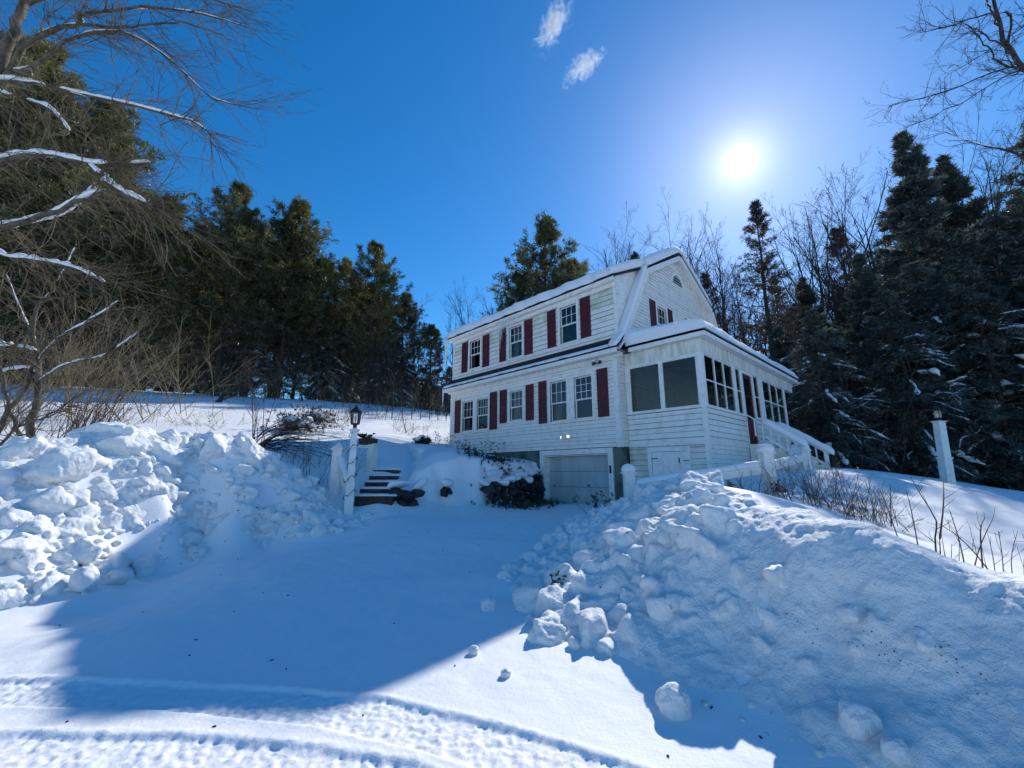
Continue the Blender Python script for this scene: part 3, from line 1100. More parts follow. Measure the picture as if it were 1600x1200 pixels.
def shutter(M, a0, a1, z0, z1, d=.022):
    m = MB()
    m.box(a0, a1, d, d + .018, z0, z1, M)
    st = .045
    zc = z0 + (z1 - z0) * .5
    for q in ((a0, a0 + st, z0, z1), (a1 - st, a1, z0, z1)):
        m.box(q[0], q[1], d + .0185, d + .03, q[2], q[3], M)
    for q in ((z0, z0 + .07), (zc - .03, zc + .03), (z1 - .06, z1)):
        m.box(a0 + st, a1 - st, d + .0185, d + .028, q[0], q[1], M)
    n = int((z1 - z0) / .06)
    for i in range(n):
        zz = z0 + .08 + i * .06
        if zz > z1 - .1 or abs(zz + .02 - zc) < .05:
            continue
        m.hexa([M(a0 + st, d + .0182, zz), M(a1 - st, d + .0182, zz), M(a1 - st, d + .026, zz), M(a0 + st, d + .026, zz),
                M(a0 + st, d + .0182, zz + .045), M(a1 - st, d + .0182, zz + .045), M(a1 - st, d + .020, zz + .045), M(a0 + st, d + .020, zz + .045)])
    return m.build('shutter', M_MAROON, house)


XL = -9.15
DEP = 9.7
# gambrel outline on the gable wall
EAV_Z, BRK_Z, RID_Z = 3.0, 6.55, 8.15
RY = 4.85


def gab(z):
    if z <= EAV_Z:
        return (0.0, DEP)
    if z <= BRK_Z:
        y = 0.12 + (z - EAV_Z) * (1.95 - .12) / (BRK_Z - EAV_Z)
    else:
        y = 1.95 + (z - BRK_Z) * (RY - 1.95) / (RID_Z - BRK_Z)
    return (y, 2 * RY - y)


gab.breaks = [EAV_Z, BRK_Z]

# foundation
f = MB()
f.box(XL + .02, -3.40, .03, .30, -2.6, -.001)
f.box(-.30, -.02, .03, .30, -2.6, -.001)
f.box(-3.40, -.30, .03, .30, -.215, -.001)
f.box(-.32, -.02, .301, DEP - .03, -2.6, -.001)
f.box(XL + .02, XL + .3, .301, DEP - .03, -2.6, -.001)
f.box(XL + .301, -.321, DEP - .3, DEP - .03, -2.6, -.001)
f.box(-3.7, -3.401, .301, 3.0, -2.6, -.003)
f.build('foundation', M_CONC, house)

# garage door in its frame
MF = Mfront(.0)
gf = MB()
gf.box(-3.40, -3.20, -.02, .035, -2.4, -.20, MF)
gf.box(-.47, -.30, -.02, .035, -2.4, -.20, MF)
gf.box(-3.40, -.30, -.02, .036, -.198, -.025, MF)
gf.box(-3.40, -3.20, -.33, -.021, -2.4, -.216, MF)
gf.box(-.47, -.302, -.33, -.021, -2.4, -.216, MF)
gf.box(-3.199, -.471, -.33, -.021, -.24, -.216, MF)
gdf = gf.build('garage_door_frame', M_TRIM, house)
gd = thing('garage_door', None, None)
gd.parent = house
for k in range(4):
    zt = -.24 - k * .52
    p = MB()
    p.box(-3.2, -.47, -.30, -.27, zt - .514, zt - .004, MF)
    for j in range(4):
        a0 = -3.2 + .07 + j * .666
        p.box(a0, a0 + .60, -.2699, -.262, zt - .44, zt - .08, MF)
    p.build('door_panel', M_GARAGE, gd, bevel=.006)
kb = MB(); kb.box(-3.0, -2.9, -.269, -.24, -1.28, -1.25, MF); kb.build('door_handle', M_IRON, gd)

# front lower wall
LW = [(-8.20, -7.42, 1.0, 2.38), (-7.16, -6.38, 1.0, 2.38), (-5.03, -4.29, 1.2, 2.42), (-2.86, -2.08, .98, 2.46), (-1.74, -.98, .98, 2.46)]
MFL = Mfront(.0)
siding(MFL, const_prof(XL + .10, -.12), 0.0, 2.79, .128, LW, M_WHITE)
for i, w in enumerate(LW):
    cu = [((.05, .38, 0, 1), (.66, .97, 0, 1)), ((.62, .95, 0, 1),), ((.08, .95, .5, 1), (.08, .6, 0, .5)), ((.15, .5, 0, 1),), ()][i]
    window(MFL, *w, cols=3 if i > 1 else 4 if i == 1 else 3, rows=2 if i < 3 else 3 if i == 4 else 2, casing=.09, curtains=cu, meet=.46)
tm = MB(); tm.box(-7.33, -7.25, .02, .05, 1.0, 2.36, MFL); tm.box(-1.988, -1.832, .02, .046, .97, 2.44, MFL); tm.each('mullion_trim', M_TRIM, house)
for q in ((-8.78, -8.35, .97, 2.50), (-6.25, -5.80, .95, 2.54), (-5.62, -5.20, 1.17, 2.54), (-4.10, -3.68, 1.15, 2.54), (-3.42, -3.02, .97, 2.57), (-.76, -.34, .97, 2.58)):
    shutter(MFL, *q)
# corner boards, frieze, eave of the lower storey
t = MB()
t.box(XL, XL + .10, -.05, .035, -.02, 2.79, MF)
t.box(-.12, .034, -.05, .034, -.02, 2.79, MF)
t.box(.001, .0335, .001, .13, -.02, 2.98)
t.each('corner_board', M_TRIM, house)
t = MB()
t.box(XL, .034, -.05, .030, 2.792, 2.93, MF)
t.box(XL - .15, .26, .0305, .075, 2.86, 2.93, MF)
t.box(XL - .15, .26, .0305, .37, 2.932, 2.96, MF)
t.box(XL - .16, .27, .34, .372, 2.962, 3.075, MF)
t.each('eave_trim', M_TRIM, house)

# upper storey (long dormer)
UW = [(-7.88, -7.10, 3.88, 5.22), (-5.18, -4.40, 3.84, 5.20), (-2.38, -1.60, 3.84, 5.26)]
MU = Mfront(.10)
siding(MU, const_prof(XL + .02, -.03), 3.50, 5.36, .182, UW, M_WHITE, mats_by_z=lambda z: M_STAIN if z > 4.7 else M_WHITE)
for i, w in enumerate(UW):
    window(MU, *w, cols=3, rows=2, casing=.09, curtains=[((.1, .2, 0, .5),), ((.1, .9, .5, 1), (.15, .5, 0, .5)), ()][i], meet=.5)
for q in ((-8.48, -8.03, 3.80, 5.27), (-6.92, -6.46, 3.80, 5.27), (-5.77, -5.37, 3.81, 5.27), (-4.25, -3.80, 3.81, 5.27), (-3.0, -2.58, 3.82, 5.30), (-1.42, -.98, 3.84, 5.34)):
    shutter(MU, *q)
t = MB()
t.box(XL - .06, XL + .02, -.04, .036, 3.48, 5.36, MU)
t.box(-.03, .064, -.04, .036, 3.48, 5.5, MU)
t.box(XL - .06, .064, -.04, .034, 5.362, 5.52, MU)
t.box(XL - .30, .10, .0345, .20, 5.50, 5.53, MU)
t.box(XL - .32, .12, .18, .215, 5.532, 5.64, MU)
t.box(XL - .02, -.031, -.02, .030, 3.44, 3.499, MU)
t.each('dormer_trim', M_TRIM, house)
# dormer cheeks
for x0, s in ((-.035, 1), (XL + .02, -1)):
    m = MB()
    z = 3.5
    MC = Mgable(x0) if s > 0 else Mleft(x0)
    while z < 6.6:
        z2 = z + .13
        def cheek(zz):
            ya = .14 if zz < 5.76 else .14 + (zz - 5.76) / .471
            yb = .12 + (zz - EAV_Z) * (1.95 - .12) / (BRK_Z - EAV_Z)
            return ya, max(yb, ya + .005)
        a0, a1 = cheek(z); b0, b1 = cheek(z2)
        if a1 - a0 > .02:
            m.hexa([MC(a0, -.06, z), MC(a1, -.06, z), MC(a1, .018, z), MC(a0, .018, z), MC(b0, -.06, z2), MC(b1, -.06, z2), MC(b1, .004, z2), MC(b0, .004, z2)])
        z = z2
    m.build('dormer_cheek', M_WHITE, house)

# gable wall
GW = [(2.98, 3.72, 4.1, 5.50), (5.98, 6.72, 4.1, 5.50)]
MG = Mgable(.0)
HRY, HRZ = 4.95, 6.92
siding(MG, gab, 0.0, RID_Z - .02, .128, GW, M_WHITE, joined=3.35)
for w in GW:
    window(MG, *w, cols=3, rows=2, casing=.09, meet=.5)
for q in ((2.42, 2.84, 4.05, 5.60), (3.84, 4.22, 4.05, 5.60), (5.44, 5.84, 4.05, 5.60), (6.86, 7.26, 4.05, 5.60)):
    shutter(MG, *q)
# half round window high on the gable
hw = MB()
k = 18
for i in range(k):
    a, b = math.pi * i / k, math.pi * (i + 1) / k
    c = []
    for d in (.022, .06):
        for ang, r in ((a, .46), (a, .60), (b, .60), (b, .46)):
            c.append(MG(HRY + r * math.cos(ang), d, HRZ + r * math.sin(ang)))
    hw.hexa(c)
hw.box(HRY - .64, HRY + .64, .022, .075, HRZ - .07, HRZ - .001, MG)
hwin = hw.build('half_round_window', M_TRIM, house)
m = MB()
v = [MG(HRY, .024, HRZ)] + [MG(HRY + .46 * math.cos(math.pi * i / k), .024, HRZ + .46 * math.sin(math.pi * i / k)) for i in range(k + 1)]
m.add(v, [(0, i, i + 1) for i in range(1, k + 1)])
m.build('pane', noise_mat('dark_glass', (.012, .02, .02), (.02, .03, .03), 3, .08, spec=.6), hwin)

# back and far walls, floors
siding(Mleft(XL), gab, 0.0, RID_Z - .02, .26, [], M_WHITE, joined=99)
m = MB(); m.box(XL, 0, DEP - .12, DEP, 0, 6.2); m.build('wall', M_WHITE, house)
m = MB(); m.box(XL + .12, -.12, .12, DEP - .13, -.06, -.003); m.box(XL + .12, -.12, .75, DEP - .13, 2.95, 3.05); m.box(XL + .12, -.12, 1.9, DEP - 2.0, 6.1, 6.16); m.each('floor', M_INT, house)
m = MB(); m.box(XL + .12, -.12, 3.6, 3.68, 0, 2.94); m.box(XL + .12, -.12, 3.6, 3.68, 3.06, 6.09)
for x in (-3.6, -6.1):
    m.box(x, x + .08, .12, 3.59, .0, 2.94)
    m.box(x, x + .08, .9, 3.59, 3.06, 5.6)
m.each('partition', M_INT, house)


# roofs as thick profiles swept along x
def sweep(prof, x0, x1, thick):
    m = MB()
    for (y0, z0), (y1, z1) in zip(prof[:-1], prof[1:]):
        d = np.array([y1 - y0, z1 - z0]); d /= np.linalg.norm(d)
        n_ = np.array([-d[1], d[0]]) * thick
        if n_[1] < 0:
            n_ = -n_
        m.hexa([(x0, y0, z0), (x1, y0, z0), (x1, y1, z1), (x0, y1, z1),
                (x0, y0 + n_[0], z0 + n_[1]), (x1, y0 + n_[0], z0 + n_[1]), (x1, y1 + n_[0], z1 + n_[1]), (x0, y1 + n_[0], z1 + n_[1])])
    return m


XR = .30
BK = (1.95, 6.62)
rf = sweep([(-.37, 3.08), (.099, 3.53)], XL - .2, XR, .05)                               # strip under the dormer
for a, b in ((XR - .34, XR), (XL - .2, XL + .12)):
    m2 = sweep([(.099, 3.53), BK], a, b, .05); rf.merge(m2)
m2 = sweep([BK, (RY, 8.23)], XL - .35, XR, .06); rf.merge(m2)
m2 = sweep([(-.12, 5.645), BK], XL - .33, .13, .05); rf.merge(m2)
m2 = sweep([(RY, 8.23), (2 * RY - BK[0], BK[1]), (2 * RY - .1, 3.52), (2 * RY + .34, 3.145)], XL - .35, XR, .06); rf.merge(m2)
rf.build('roof', M_ROOF, house)
# rake boards under the roof edge on both gables
rk = MB()
for x0, x1 in ((.03, XR - .01), (XL - .33, XL - .03)):
    for pr in ([(-.2, 3.02 + .02), (.13, 3.38), (BK[0] + .02, BK[1] - .12), (RY, 8.10)], [(RY, 8.10), (2 * RY - BK[0] - .02, BK[1] - .12), (2 * RY - .13, 3.38)]):
        m2 = sweep(pr, x0, x1, .07)
        rk.merge(m2)
for x0, x1 in ((.025, .06), (XR - .04, XR + .012)):
    for pr in ([(.16, 3.30), (BK[0] + .06, BK[1] - .24), (RY, 7.96)], [(RY, 7.96), (2 * RY - BK[0] - .06, BK[1] - .24), (2 * RY - .16, 3.30)]):
        m2 = sweep(pr, x0, x1, .20)
        rk.merge(m2)
rk.each('rake_board', M_TRIM, house)

# ------------------------------------------------------------------ glazed porch on the gable
PX0, PX1, PY0, PY1 = .034, 2.50, .45, 8.62
MPL = Mfront(PY0)
MPR = Mgable(PX1)
pl_ops = [(.20, 1.20, 1.08, 2.52), (1.31, 2.30, 1.08, 2.52)]
# skirt below the porch floor
sk_ops = [(.78, 1.84, -1.6, -.19)]
siding(MPL, const_prof(PX0, PX1 - .10), -1.9, -.03, .165, sk_ops, M_STAIN, mats_by_z=lambda z: M_WHITE)
siding(MPR, const_prof(PY0 + .08, PY1), -1.9, -.03, .135, [], M_WHITE)
siding(MPL, const_prof(PX0, PX1 - .10), 0.03, 1.0, .165, [], M_WHITE)
siding(MPR, const_prof(PY0 + .08, 3.62), 0.03, 1.0, .165, [], M_WHITE)
siding(MPR, const_prof(4.68, PY1), 0.03, 1.0, .165, [], M_WHITE)
siding(Mback(PY1), const_prof(PX0, PX1), 0.03, 1.0, .165, [], M_WHITE, joined=99)
t = MB()
t.box(PX0, PX1 + .03, -.05, .032, -.029, .029, MPL); t.box(PY0 - .03, 3.6, -.05, .031, -.029, .029, MPR); t.box(4.7, PY1, -.05, .031, -.029, .029, MPR)
t.box(PX0, PX1 + .06, -.10, .06, 1.001, 1.06, MPL); t.box(PY0 + .105, 3.6, -.10, .058, 1.001, 1.06, MPR); t.box(4.68, PY1, -.10, .058, 1.001, 1.06, MPR)
t.box(PX0, PX1, -.105, -.001, .03, .08, Mback(PY1)); t.box(PX0, PX1, -.1, .05, 1.001, 1.06, Mback(PY1))
t.each('sill', M_TRIM, house)
t = MB()
t.box(PX1 - .10, PX1 + .034, -.04, .034, -1.9, -.03, MPL); t.box(PX1 - .10, PX1 + .034, -.04, .034, .03, 1.0, MPL)
t.box(PX1 - .14, PX1 + .034, -.14, .034, 1.061, 2.60, MPL)
t.box(PX0, PX0 + .14, -.10, .03, 1.061, 2.60, MPL)
t.box(1.215, 1.295, -.07, .02, 1.061, 2.53, MPL)
t.box(PX0 + .14, PX1 - .14, -.10, .028, 2.53, 2.60, MPL)
t.each('porch_post', M_TRIM, house)
# header band and eave
t = MB()
t.box(PX0, PX1 + .034, -.14, .034, 2.601, 3.02, MPL)
t.box(PY0 + .145, PY1 + 1.2, -.12, .033, 2.601, 3.02, MPR)
t.box(PX0, PX1, -.12, .0, 2.601, 3.02, Mback(PY1))
t.each('porch_header', M_DRIP, house)
t = MB()
PEX, PEY0, PEY1 = PX1 + .24, PY0 - .24, PY1 + 1.3
t.box(PX0 + .3, PEX, -.35, .24, 3.022, 3.05, MPL)
t.box(PEX - .001, PEX + .03, PEY0 - .03 - .0, PEY1, 3.0, 3.13)
t.box(.34, PEX - .002, PEY0 - .03, PEY0 - .001, 3.0, 3.13)
t.box(PX1 - .3, PEX - .002, .82, PEY1, 3.0221, 3.0495)
t.each('porch_eave', M_TRIM, house)
t = MB()
t.add([(.03, .55, 3.45), (.03, PEY1 - .3, 3.45), (PEX + .04, PEY1, 3.135), (PEX + .04, PEY0 - .04, 3.135), (.03, PEY0 - .04, 3.135)], [(0, 3, 2, 1), (0, 4, 3)])
t.add([(.03, .55, 3.50), (.03, PEY1 - .3, 3.50), (PEX + .05, PEY1, 3.17), (PEX + .05, PEY0 - .05, 3.17), (.03, PEY0 - .05, 3.17)], [(0, 3, 2, 1), (0, 4, 3)])
t.build('porch_roof', M_ROOF, house)
m = MB(); m.box(PX0, PX1 - .1, PY0 + .1, PY1 - .1, -.02, .02); m.build('porch_floor', M_INT, house)
m = MB(); m.box(PX0, PX1 - .12, PY0 + .14, PY1 - .12, 2.98, 3.01); m.build('porch_ceiling', M_INT, house)


def glazed(M, a0, a1, z0, z1, cols, rows, glass, fr=.05, name='porch_window'):
    s = MB()
    s.box(a0, a0 + fr, -.06, .008, z0, z1, M); s.box(a1 - fr, a1, -.06, .008, z0, z1, M)
    s.box(a0 + fr, a1 - fr, -.06, .008, z0, z0 + fr, M); s.box(a0 + fr, a1 - fr, -.06, .008, z1 - fr, z1, M)
    w = s.build(name, M_TRIM, house)
    b = MB()
    W_ = (a1 - a0 - 2 * fr) / cols
    for i in range(1, cols):
        x = a0 + fr + W_ * i
        b.box(x - .035, x + .035, -.05, .004, z0 + fr, z1 - fr, M)
    H_ = (z1 - z0 - 2 * fr) / rows
    for j in range(1, rows):
        z = z0 + fr + H_ * j
        b.box(a0 + fr, a1 - fr, -.049, .003, z - .018, z + .018, M)
    if b.n:
        b.build('muntin', M_TRIM, w)
    for i in range(cols):
        for j in range(rows):
            x0 = a0 + fr + W_ * i + (.036 if i else 0); x1 = a0 + fr + W_ * (i + 1) - (.036 if i < cols - 1 else 0)
            za = z0 + fr + H_ * j + (.019 if j else 0); zb = z0 + fr + H_ * (j + 1) - (.019 if j < rows - 1 else 0)
            p = MB(); p.add([M(x0, -.02, za), M(x1, -.02, za), M(x1, -.02, zb), M(x0, -.02, zb)], [(0, 1, 2, 3)])
            p.build('pane', glass, w)
    return w


glazed(MPL, PX0 + .14, 1.215, 1.061, 2.53, 1, 1, M_SCREEN, .03)
glazed(MPL, 1.295, PX1 - .14, 1.061, 2.53, 1, 1, M_SCREEN, .03)
glazed(MPR, .60, 2.86, 1.061, 2.60, 3, 2, M_PORCHGLASS, .04)
glazed(MPR, 3.06, 3.52, 1.061, 2.60, 1, 2, M_PORCHGLASS, .03)
glazed(MPR, 4.78, 5.34, 1.061, 2.60, 1, 2, M_PORCHGLASS, .03)
glazed(MPR, 5.78, 8.48, 1.061, 2.60, 3, 2, M_PORCHGLASS, .04)
glazed(Mback(PY1), PX0 + .14, PX1 - .14, 1.061, 2.60, 3, 1, M_PORCHGLASS, .05)
t = MB()
for a0, a1 in ((2.861, 3.059), (3.521, 3.70), (4.60, 4.779), (5.341, 5.779), (8.481, 8.62)):
    t.box(a0, a1, -.10, .02, 1.061, 2.60, MPR)
t.box(3.62, 3.70, -.10, .021, .03, 1.06, MPR); t.box(4.60, 4.68, -.10, .021, .03, 1.06, MPR)
t.box(3.70, 4.60, -.10, .02, 2.52, 2.60, MPR)
t.each('porch_post', M_TRIM, house)
# maroon door with a tall light
d = MB()
d.box(3.71, 3.83, -.05, -.01, .13, 2.515, MPR); d.box(4.47, 4.59, -.05, -.01, .13, 2.515, MPR)
d.box(3.83, 4.47, -.05, -.01, .13, .95, MPR); d.box(3.83, 4.47, -.05, -.01, 2.38, 2.515, MPR)
door = d.build('door', M_DOOR, house)
p = MB(); p.add([MPR(3.83, -.03, .95), MPR(4.47, -.03, .95), MPR(4.47, -.03, 2.38), MPR(3.83, -.03, 2.38)], [(0, 1, 2, 3)]); p.build('pane', M_PORCHGLASS, door)
p = MB(); p.lathe([(.0, 0), (.03, .01), (.035, .04), (.0, .06)], 10, MPR(3.78, -.01, 1.05), (1, 0, 0)); p.build('handle', M_BLACK, door, True)
# access door in the skirt
t = MB()
t.box(.66, .78, -.02, .045, -1.6, -.05, MPL); t.box(1.84, 1.96, -.02, .045, -1.6, -.05, MPL); t.box(.78, 1.84, -.02, .045, -.19, -.05, MPL)
hat = t.build('hatch_frame', M_TRIM, house)
for i in range(6):
    a0 = .79 + i * .174
    p = MB(); p.box(a0, a0 + .170, -.02, .022, -1.6, -.20, MPL); p.build('hatch_board', M_TRIM, hat)
p = MB(); p.box(.74, .98, .0225, .03, -.40, -.375, MPL); p.box(.76, .79, .0225, .034, -.44, -.33, MPL); p.box(1.62, 1.645, .0225, .05, -.52, -.38, MPL); p.box(1.76, 1.92, .0455, .055, -.475, -.455, MPL)
p.build('hatch_hinge', M_BLACK, hat)


# ------------------------------------------------------------------ snow lying on the roofs
def snow_sheet(name, fn, n, m, T, eu0, eu1, ev0, ev1, label, seed, length_u, length_v, group='snow lying on the house'):
    """fn(u,v)->(point, normal) in house space on the unit square; e* = rounding radius (m) at each edge, 0 = butt end"""
    us = np.linspace(0, 1, n); vs = np.linspace(0, 1, m)
    top, bot = [], []
    for u in us:
        for v in vs:
            p, nn = fn(u, v)
            def ed(d, e):
                if e <= 0:
                    return 1.0
                q = min(max(d / e, 0), 1)
                return math.sqrt(max(0, 1 - (1 - q) ** 2))
            k = ed(u * length_u, eu0) * ed((1 - u) * length_u, eu1) * ed(v * length_v, ev0) * ed((1 - v) * length_v, ev1)
            top.append((np.array(p), np.array(nn), k)); bot.append(np.array(p) + np.array(nn) * .004)
    P = np.array([t_[0] for t_ in top]); N = np.array([t_[1] for t_ in top]); K = np.array([t_[2] for t_ in top])
    th = T * K * (1 + .22 * fbm(P * .9, 3, seed=seed) + .10 * fbm(P * 4, 3, seed=seed + 3)) + .005
    P2 = P + N * th[:, None]
    B = np.array(bot)
    V = np.r_[P2, B]
    I = np.arange(n * m).reshape(n, m)
    Fq = np.stack([I[:-1, :-1], I[1:, :-1], I[1:, 1:], I[:-1, 1:]], -1).reshape(-1, 4)
    F = [tuple(q) for q in Fq] + [tuple(q[::-1] + n * m) for q in Fq]
    ring = list(I[0, :]) + list(I[1:, -1]) + list(I[-1, -2::-1]) + list(I[-2:0, 0])
    for i in range(len(ring)):
        a, b = ring[i], ring[(i + 1) % len(ring)]
        F.append((a, b, b + n * m, a + n * m))
    V = np.array([H(*q) for q in V])
    o = link_mesh(name, V, F, M_SNOW, smooth=True)
    tag(o, label, 'snow', group)
    return o


def dens(u):           # crowd samples towards both ends so that edges stay round
    return .5 - .5 * math.cos(math.pi * u)


def path_fn(path, x0, x1):
    path = np.array(path, float)
    L = np.r_[0, np.cumsum(np.linalg.norm(np.diff(path, axis=0), axis=1))]

    def fn(u, v):
        u_, v_ = u, v
        s = v_ * L[-1]
        y = np.interp(s, L, path[:, 0]); z = np.interp(s, L, path[:, 1])
        e = .35
        s0, s1 = max(0, s - e), min(L[-1], s + e)
        d = np.array([np.interp(s1, L, path[:, 0]) - np.interp(s0, L, path[:, 0]), np.interp(s1, L, path[:, 1]) - np.interp(s0, L, path[:, 1])])
        d /= np.linalg.norm(d)
        nn = np.array([0, -d[1], d[0]])
        if nn[2] < 0:
            nn = -nn
        wob = .03 * math.sin(u_ * 37) + .02 * math.sin(u_ * 91 + 1)
        return (x0 + (x1 - x0) * u_, y + (wob if v_ < .02 else 0), z), nn
    return fn, L[-1]


pf, L1 = path_fn([(-.22, 5.66), (1.9, 6.70), (4.70, 8.27), (5.05, 8.27), (2 * RY - 2.0, 6.74)], XL - .40, .16)
snow_sheet('roof_snow', pf, 150, 60, .30, .35, 0, .22, .3, 'thick snow blanket over the long upper roof of the house', 5, 9.7, L1)
pf, L1 = path_fn([(2.0, 6.70), (4.70, 8.27), (5.05, 8.27), (2 * RY - 2.0, 6.74)], .16, XR + .04)
snow_sheet('roof_snow', pf, 14, 50, .30, 0, .14, .12, .3, 'snow end of the upper roof overhanging the gable peak', 15, .18, L1)
pf, L1 = path_fn([(-.40, 3.12), (.06, 3.57), (.2, 3.72), (1.96, 6.68)], XR - .33, XR + .01)
snow_sheet('roof_snow', pf, 14, 60, .10, .05, .05, .06, .1, 'narrow snow strip down the steep roof edge beside the dormer', 25, .34, L1)
pf, L1 = path_fn([(-.41, 3.115), (-.25, 3.265)], XL - .22, XR - .33)
SE = snow_sheet('roof_snow', pf, 160, 8, .035, .2, 0, .04, .12, 'thin broken snow along the dark eave strip under the dormer', 35, 9.0, L1)


def porch_fn(u, v):
    # u runs along the eave from the gable round the corner to the far end; v from eave up to the gable wall
    a = np.array([(.30, PEY0 - .1), (PEX + .10, PEY0 - .1), (PEX + .10, PEY1 + .05)])
    b = np.array([(.05, .40), (.05, .62), (.05, PEY1 - .2)])
    L = np.array([0, .24, 1.0])
    p0 = np.array([np.interp(u, L, a[:, 0]), np.interp(u, L, a[:, 1])]); p1 = np.array([np.interp(u, L, b[:, 0]), np.interp(u, L, b[:, 1])])
    q = p0 + (p1 - p0) * v
    z = 3.18 + (3.52 - 3.18) * v
    return (q[0], q[1], z), (0, 0, 1)


snow_sheet('roof_snow', porch_fn, 130, 40, .36, .25, .5, .34, 0, 'deep rounded snow cushion on the porch roof', 45, 12.0, 2.6)

# icicles
def icicle(x, y, z, l, r, label, group='icicles on the eaves'):
    m = MB()
    n = 9
    pr = [(r * (1 - (i / n) ** 1.3) * (1 + .12 * math.sin(i * 2.7)) + .002, -l * i / n) for i in range(n + 1)]
    m.lathe(pr[::-1], 8, H(x, y, z))
    o = m.build('icicle', M_ICE, None, True)
    tag(o, label, 'icicle', group)


icicle(XL - .36, -.16, 5.70, 1.75, .075, 'longest icicle at the left end of the upper eave')
icicle(XL - .28, -.14, 5.66, .95, .05, 'shorter icicle beside the longest one at the left upper eave')
icicle(XL - .20, -.35, 3.14, .95, .035, 'lone icicle at the left tip of the lower eave')
for i, (x, l) in enumerate(((-5.62, 1.1), (-5.52, 1.3), (-5.41, .9), (-5.28, .55), (-5.12, .7), (-4.98, .45), (-4.86, .75), (-4.72, .5), (-4.55, .35), (-5.78, .4), (-7.7, .3), (-7.45, .36), (-7.2, .26))):
    icicle(x, -.13, 5.54, l, .016 + .008 * l, ('thin icicle before the left shutter of the middle upper window, third of its row', 'longest thin icicle before the left shutter of the middle upper window', 'thin icicle at the left casing of the middle upper window',
                                                'short icicle over the left pane of the middle upper window', 'thin icicle over the centre of the middle upper window', 'short icicle right of centre over the middle upper window', 'longest icicle over the right pane of the middle upper window',
                                                'icicle at the right casing of the middle upper window', 'shortest icicle right of the middle upper window', 'first short icicle left of the row by the middle upper window',
                                                'left one of three short icicles over the leftmost upper window', 'middle one of three short icicles over the leftmost upper window', 'right one of three short icicles over the leftmost upper window')[i])

# floodlights on the front
def flood(x, y, z, lit, label, dirs):
    t = thing('floodlight', label, 'floodlight', tuple(H(x, y, z)), HA)
    m = MB(); m.lathe([(.07, 0), (.07, .03), (.03, .05)], 14, (0, 0, 0), (0, -1, 0)); m.build('mount', M_TRIM if lit else M_BLACK, t, True)
    for dv in dirs:
        dv = np.array(dv, float); dv /= np.linalg.norm(dv)
        m = MB(); m.tube([np.array([0, -.04, 0]), np.array([0, -.07, 0]) + dv * .05], .012, 8)
        m.lathe([(.02, .05), (.03, .09), (.058, .20), (.062, .26), (.05, .262)], 16, (0, -.05, 0), dv)
        lh = m.build('lamp_head', M_TRIM if lit else M_BLACK, t, True)
        m = MB(); c0 = np.array([0, -.05, 0]) + dv * .262
        m.lathe([(.05, .001), (.045, .012), (.03, .022), (.0, .024)], 14, c0, dv); m.build('lens', M_LAMPLIT if lit else M_LENS, lh, True)
    return t


flood(-2.0, -.02, .36, True, 'lit white twin floodlight on the siding above the garage door', ((-.75, -.75, .12), (.55, -.8, .15)))
flood(-.62, -.02, 2.82, False, 'unlit black twin floodlight under the eave near the house corner', ((-.6, -.7, -.35), (.35, -.9, -.2)))
m = MB(); m.box(-.42, -.36, .036, .06, -.82, -.58, MF); m.build('keypad', M_IRON, house)


# ------------------------------------------------------------------ steps, rail posts and lamp post left of the house
def P3(x, y, t):
    return at(x, y, t)


def lantern(parent, s, z0):
    """six sided carriage lantern standing on z0"""
    k = 6
    m = MB()
    m.lathe([(.05 * s, 0), (.05 * s, .08 * s), (.11 * s, .10 * s), (.12 * s, .125 * s)], k, (0, 0, z0)); m.build('lantern_base', M_BLACK, parent)
    cage = MB()
    for i in range(k):
        a, b = 2 * math.pi * i / k, 2 * math.pi * (i + 1) / k
        p0 = (.108 * s * math.cos(a), .108 * s * math.sin(a), z0 + .12 * s); p1 = (.135 * s * math.cos(a), .135 * s * math.sin(a), z0 + .42 * s)
        cage.tube([p0, p1], .010 * s, 5)
        q0 = (.135 * s * math.cos(b), .135 * s * math.sin(b), z0 + .42 * s)
        cage.tube([p1, q0], .011 * s, 5)
    cg = cage.build('lantern_cage', M_BLACK, parent)
    for i in range(k):
        a, b = 2 * math.pi * i / k, 2 * math.pi * (i + 1) / k
        v = [(r_ * s * math.cos(c), r_ * s * math.sin(c), z0 + z * s) for r_, z, c in ((.104, .13, a), (.104, .13, b), (.130, .41, b), (.130, .41, a))]
        link_mesh('pane', v, [(0, 1, 2, 3)], M_LANGLASS, cg)
    m = MB(); m.lathe([(.17 * s, .42 * s), (.165 * s, .44 * s), (.09 * s, .52 * s), (.06 * s, .535 * s), (.05 * s, .57 * s), (.02 * s, .59 * s), (.022 * s, .61 * s), (.0, .66 * s)], k, (0, 0, z0))
    m.build('lantern_roof', M_BLACK, parent)
    m = MB(); m.lathe([(.012, .12 * s), (.012, .2 * s), (.022, .24 * s), (.018, .3 * s), (.0, .33 * s)], 8, (0, 0, z0)); m.build('bulb', M_LENS, parent, True)


M_LANGLASS = glass_mat('lantern_glass', (0.9, 0.92, 0.9), .9)


def sq(m, s0, s1, z0, z1):
    m.hexa([(-s0, -s0, z0), (s0, -s0, z0), (s0, s0, z0), (-s0, s0, z0), (-s1, -s1, z1), (s1, -s1, z1), (s1, s1, z1), (-s1, s1, z1)])


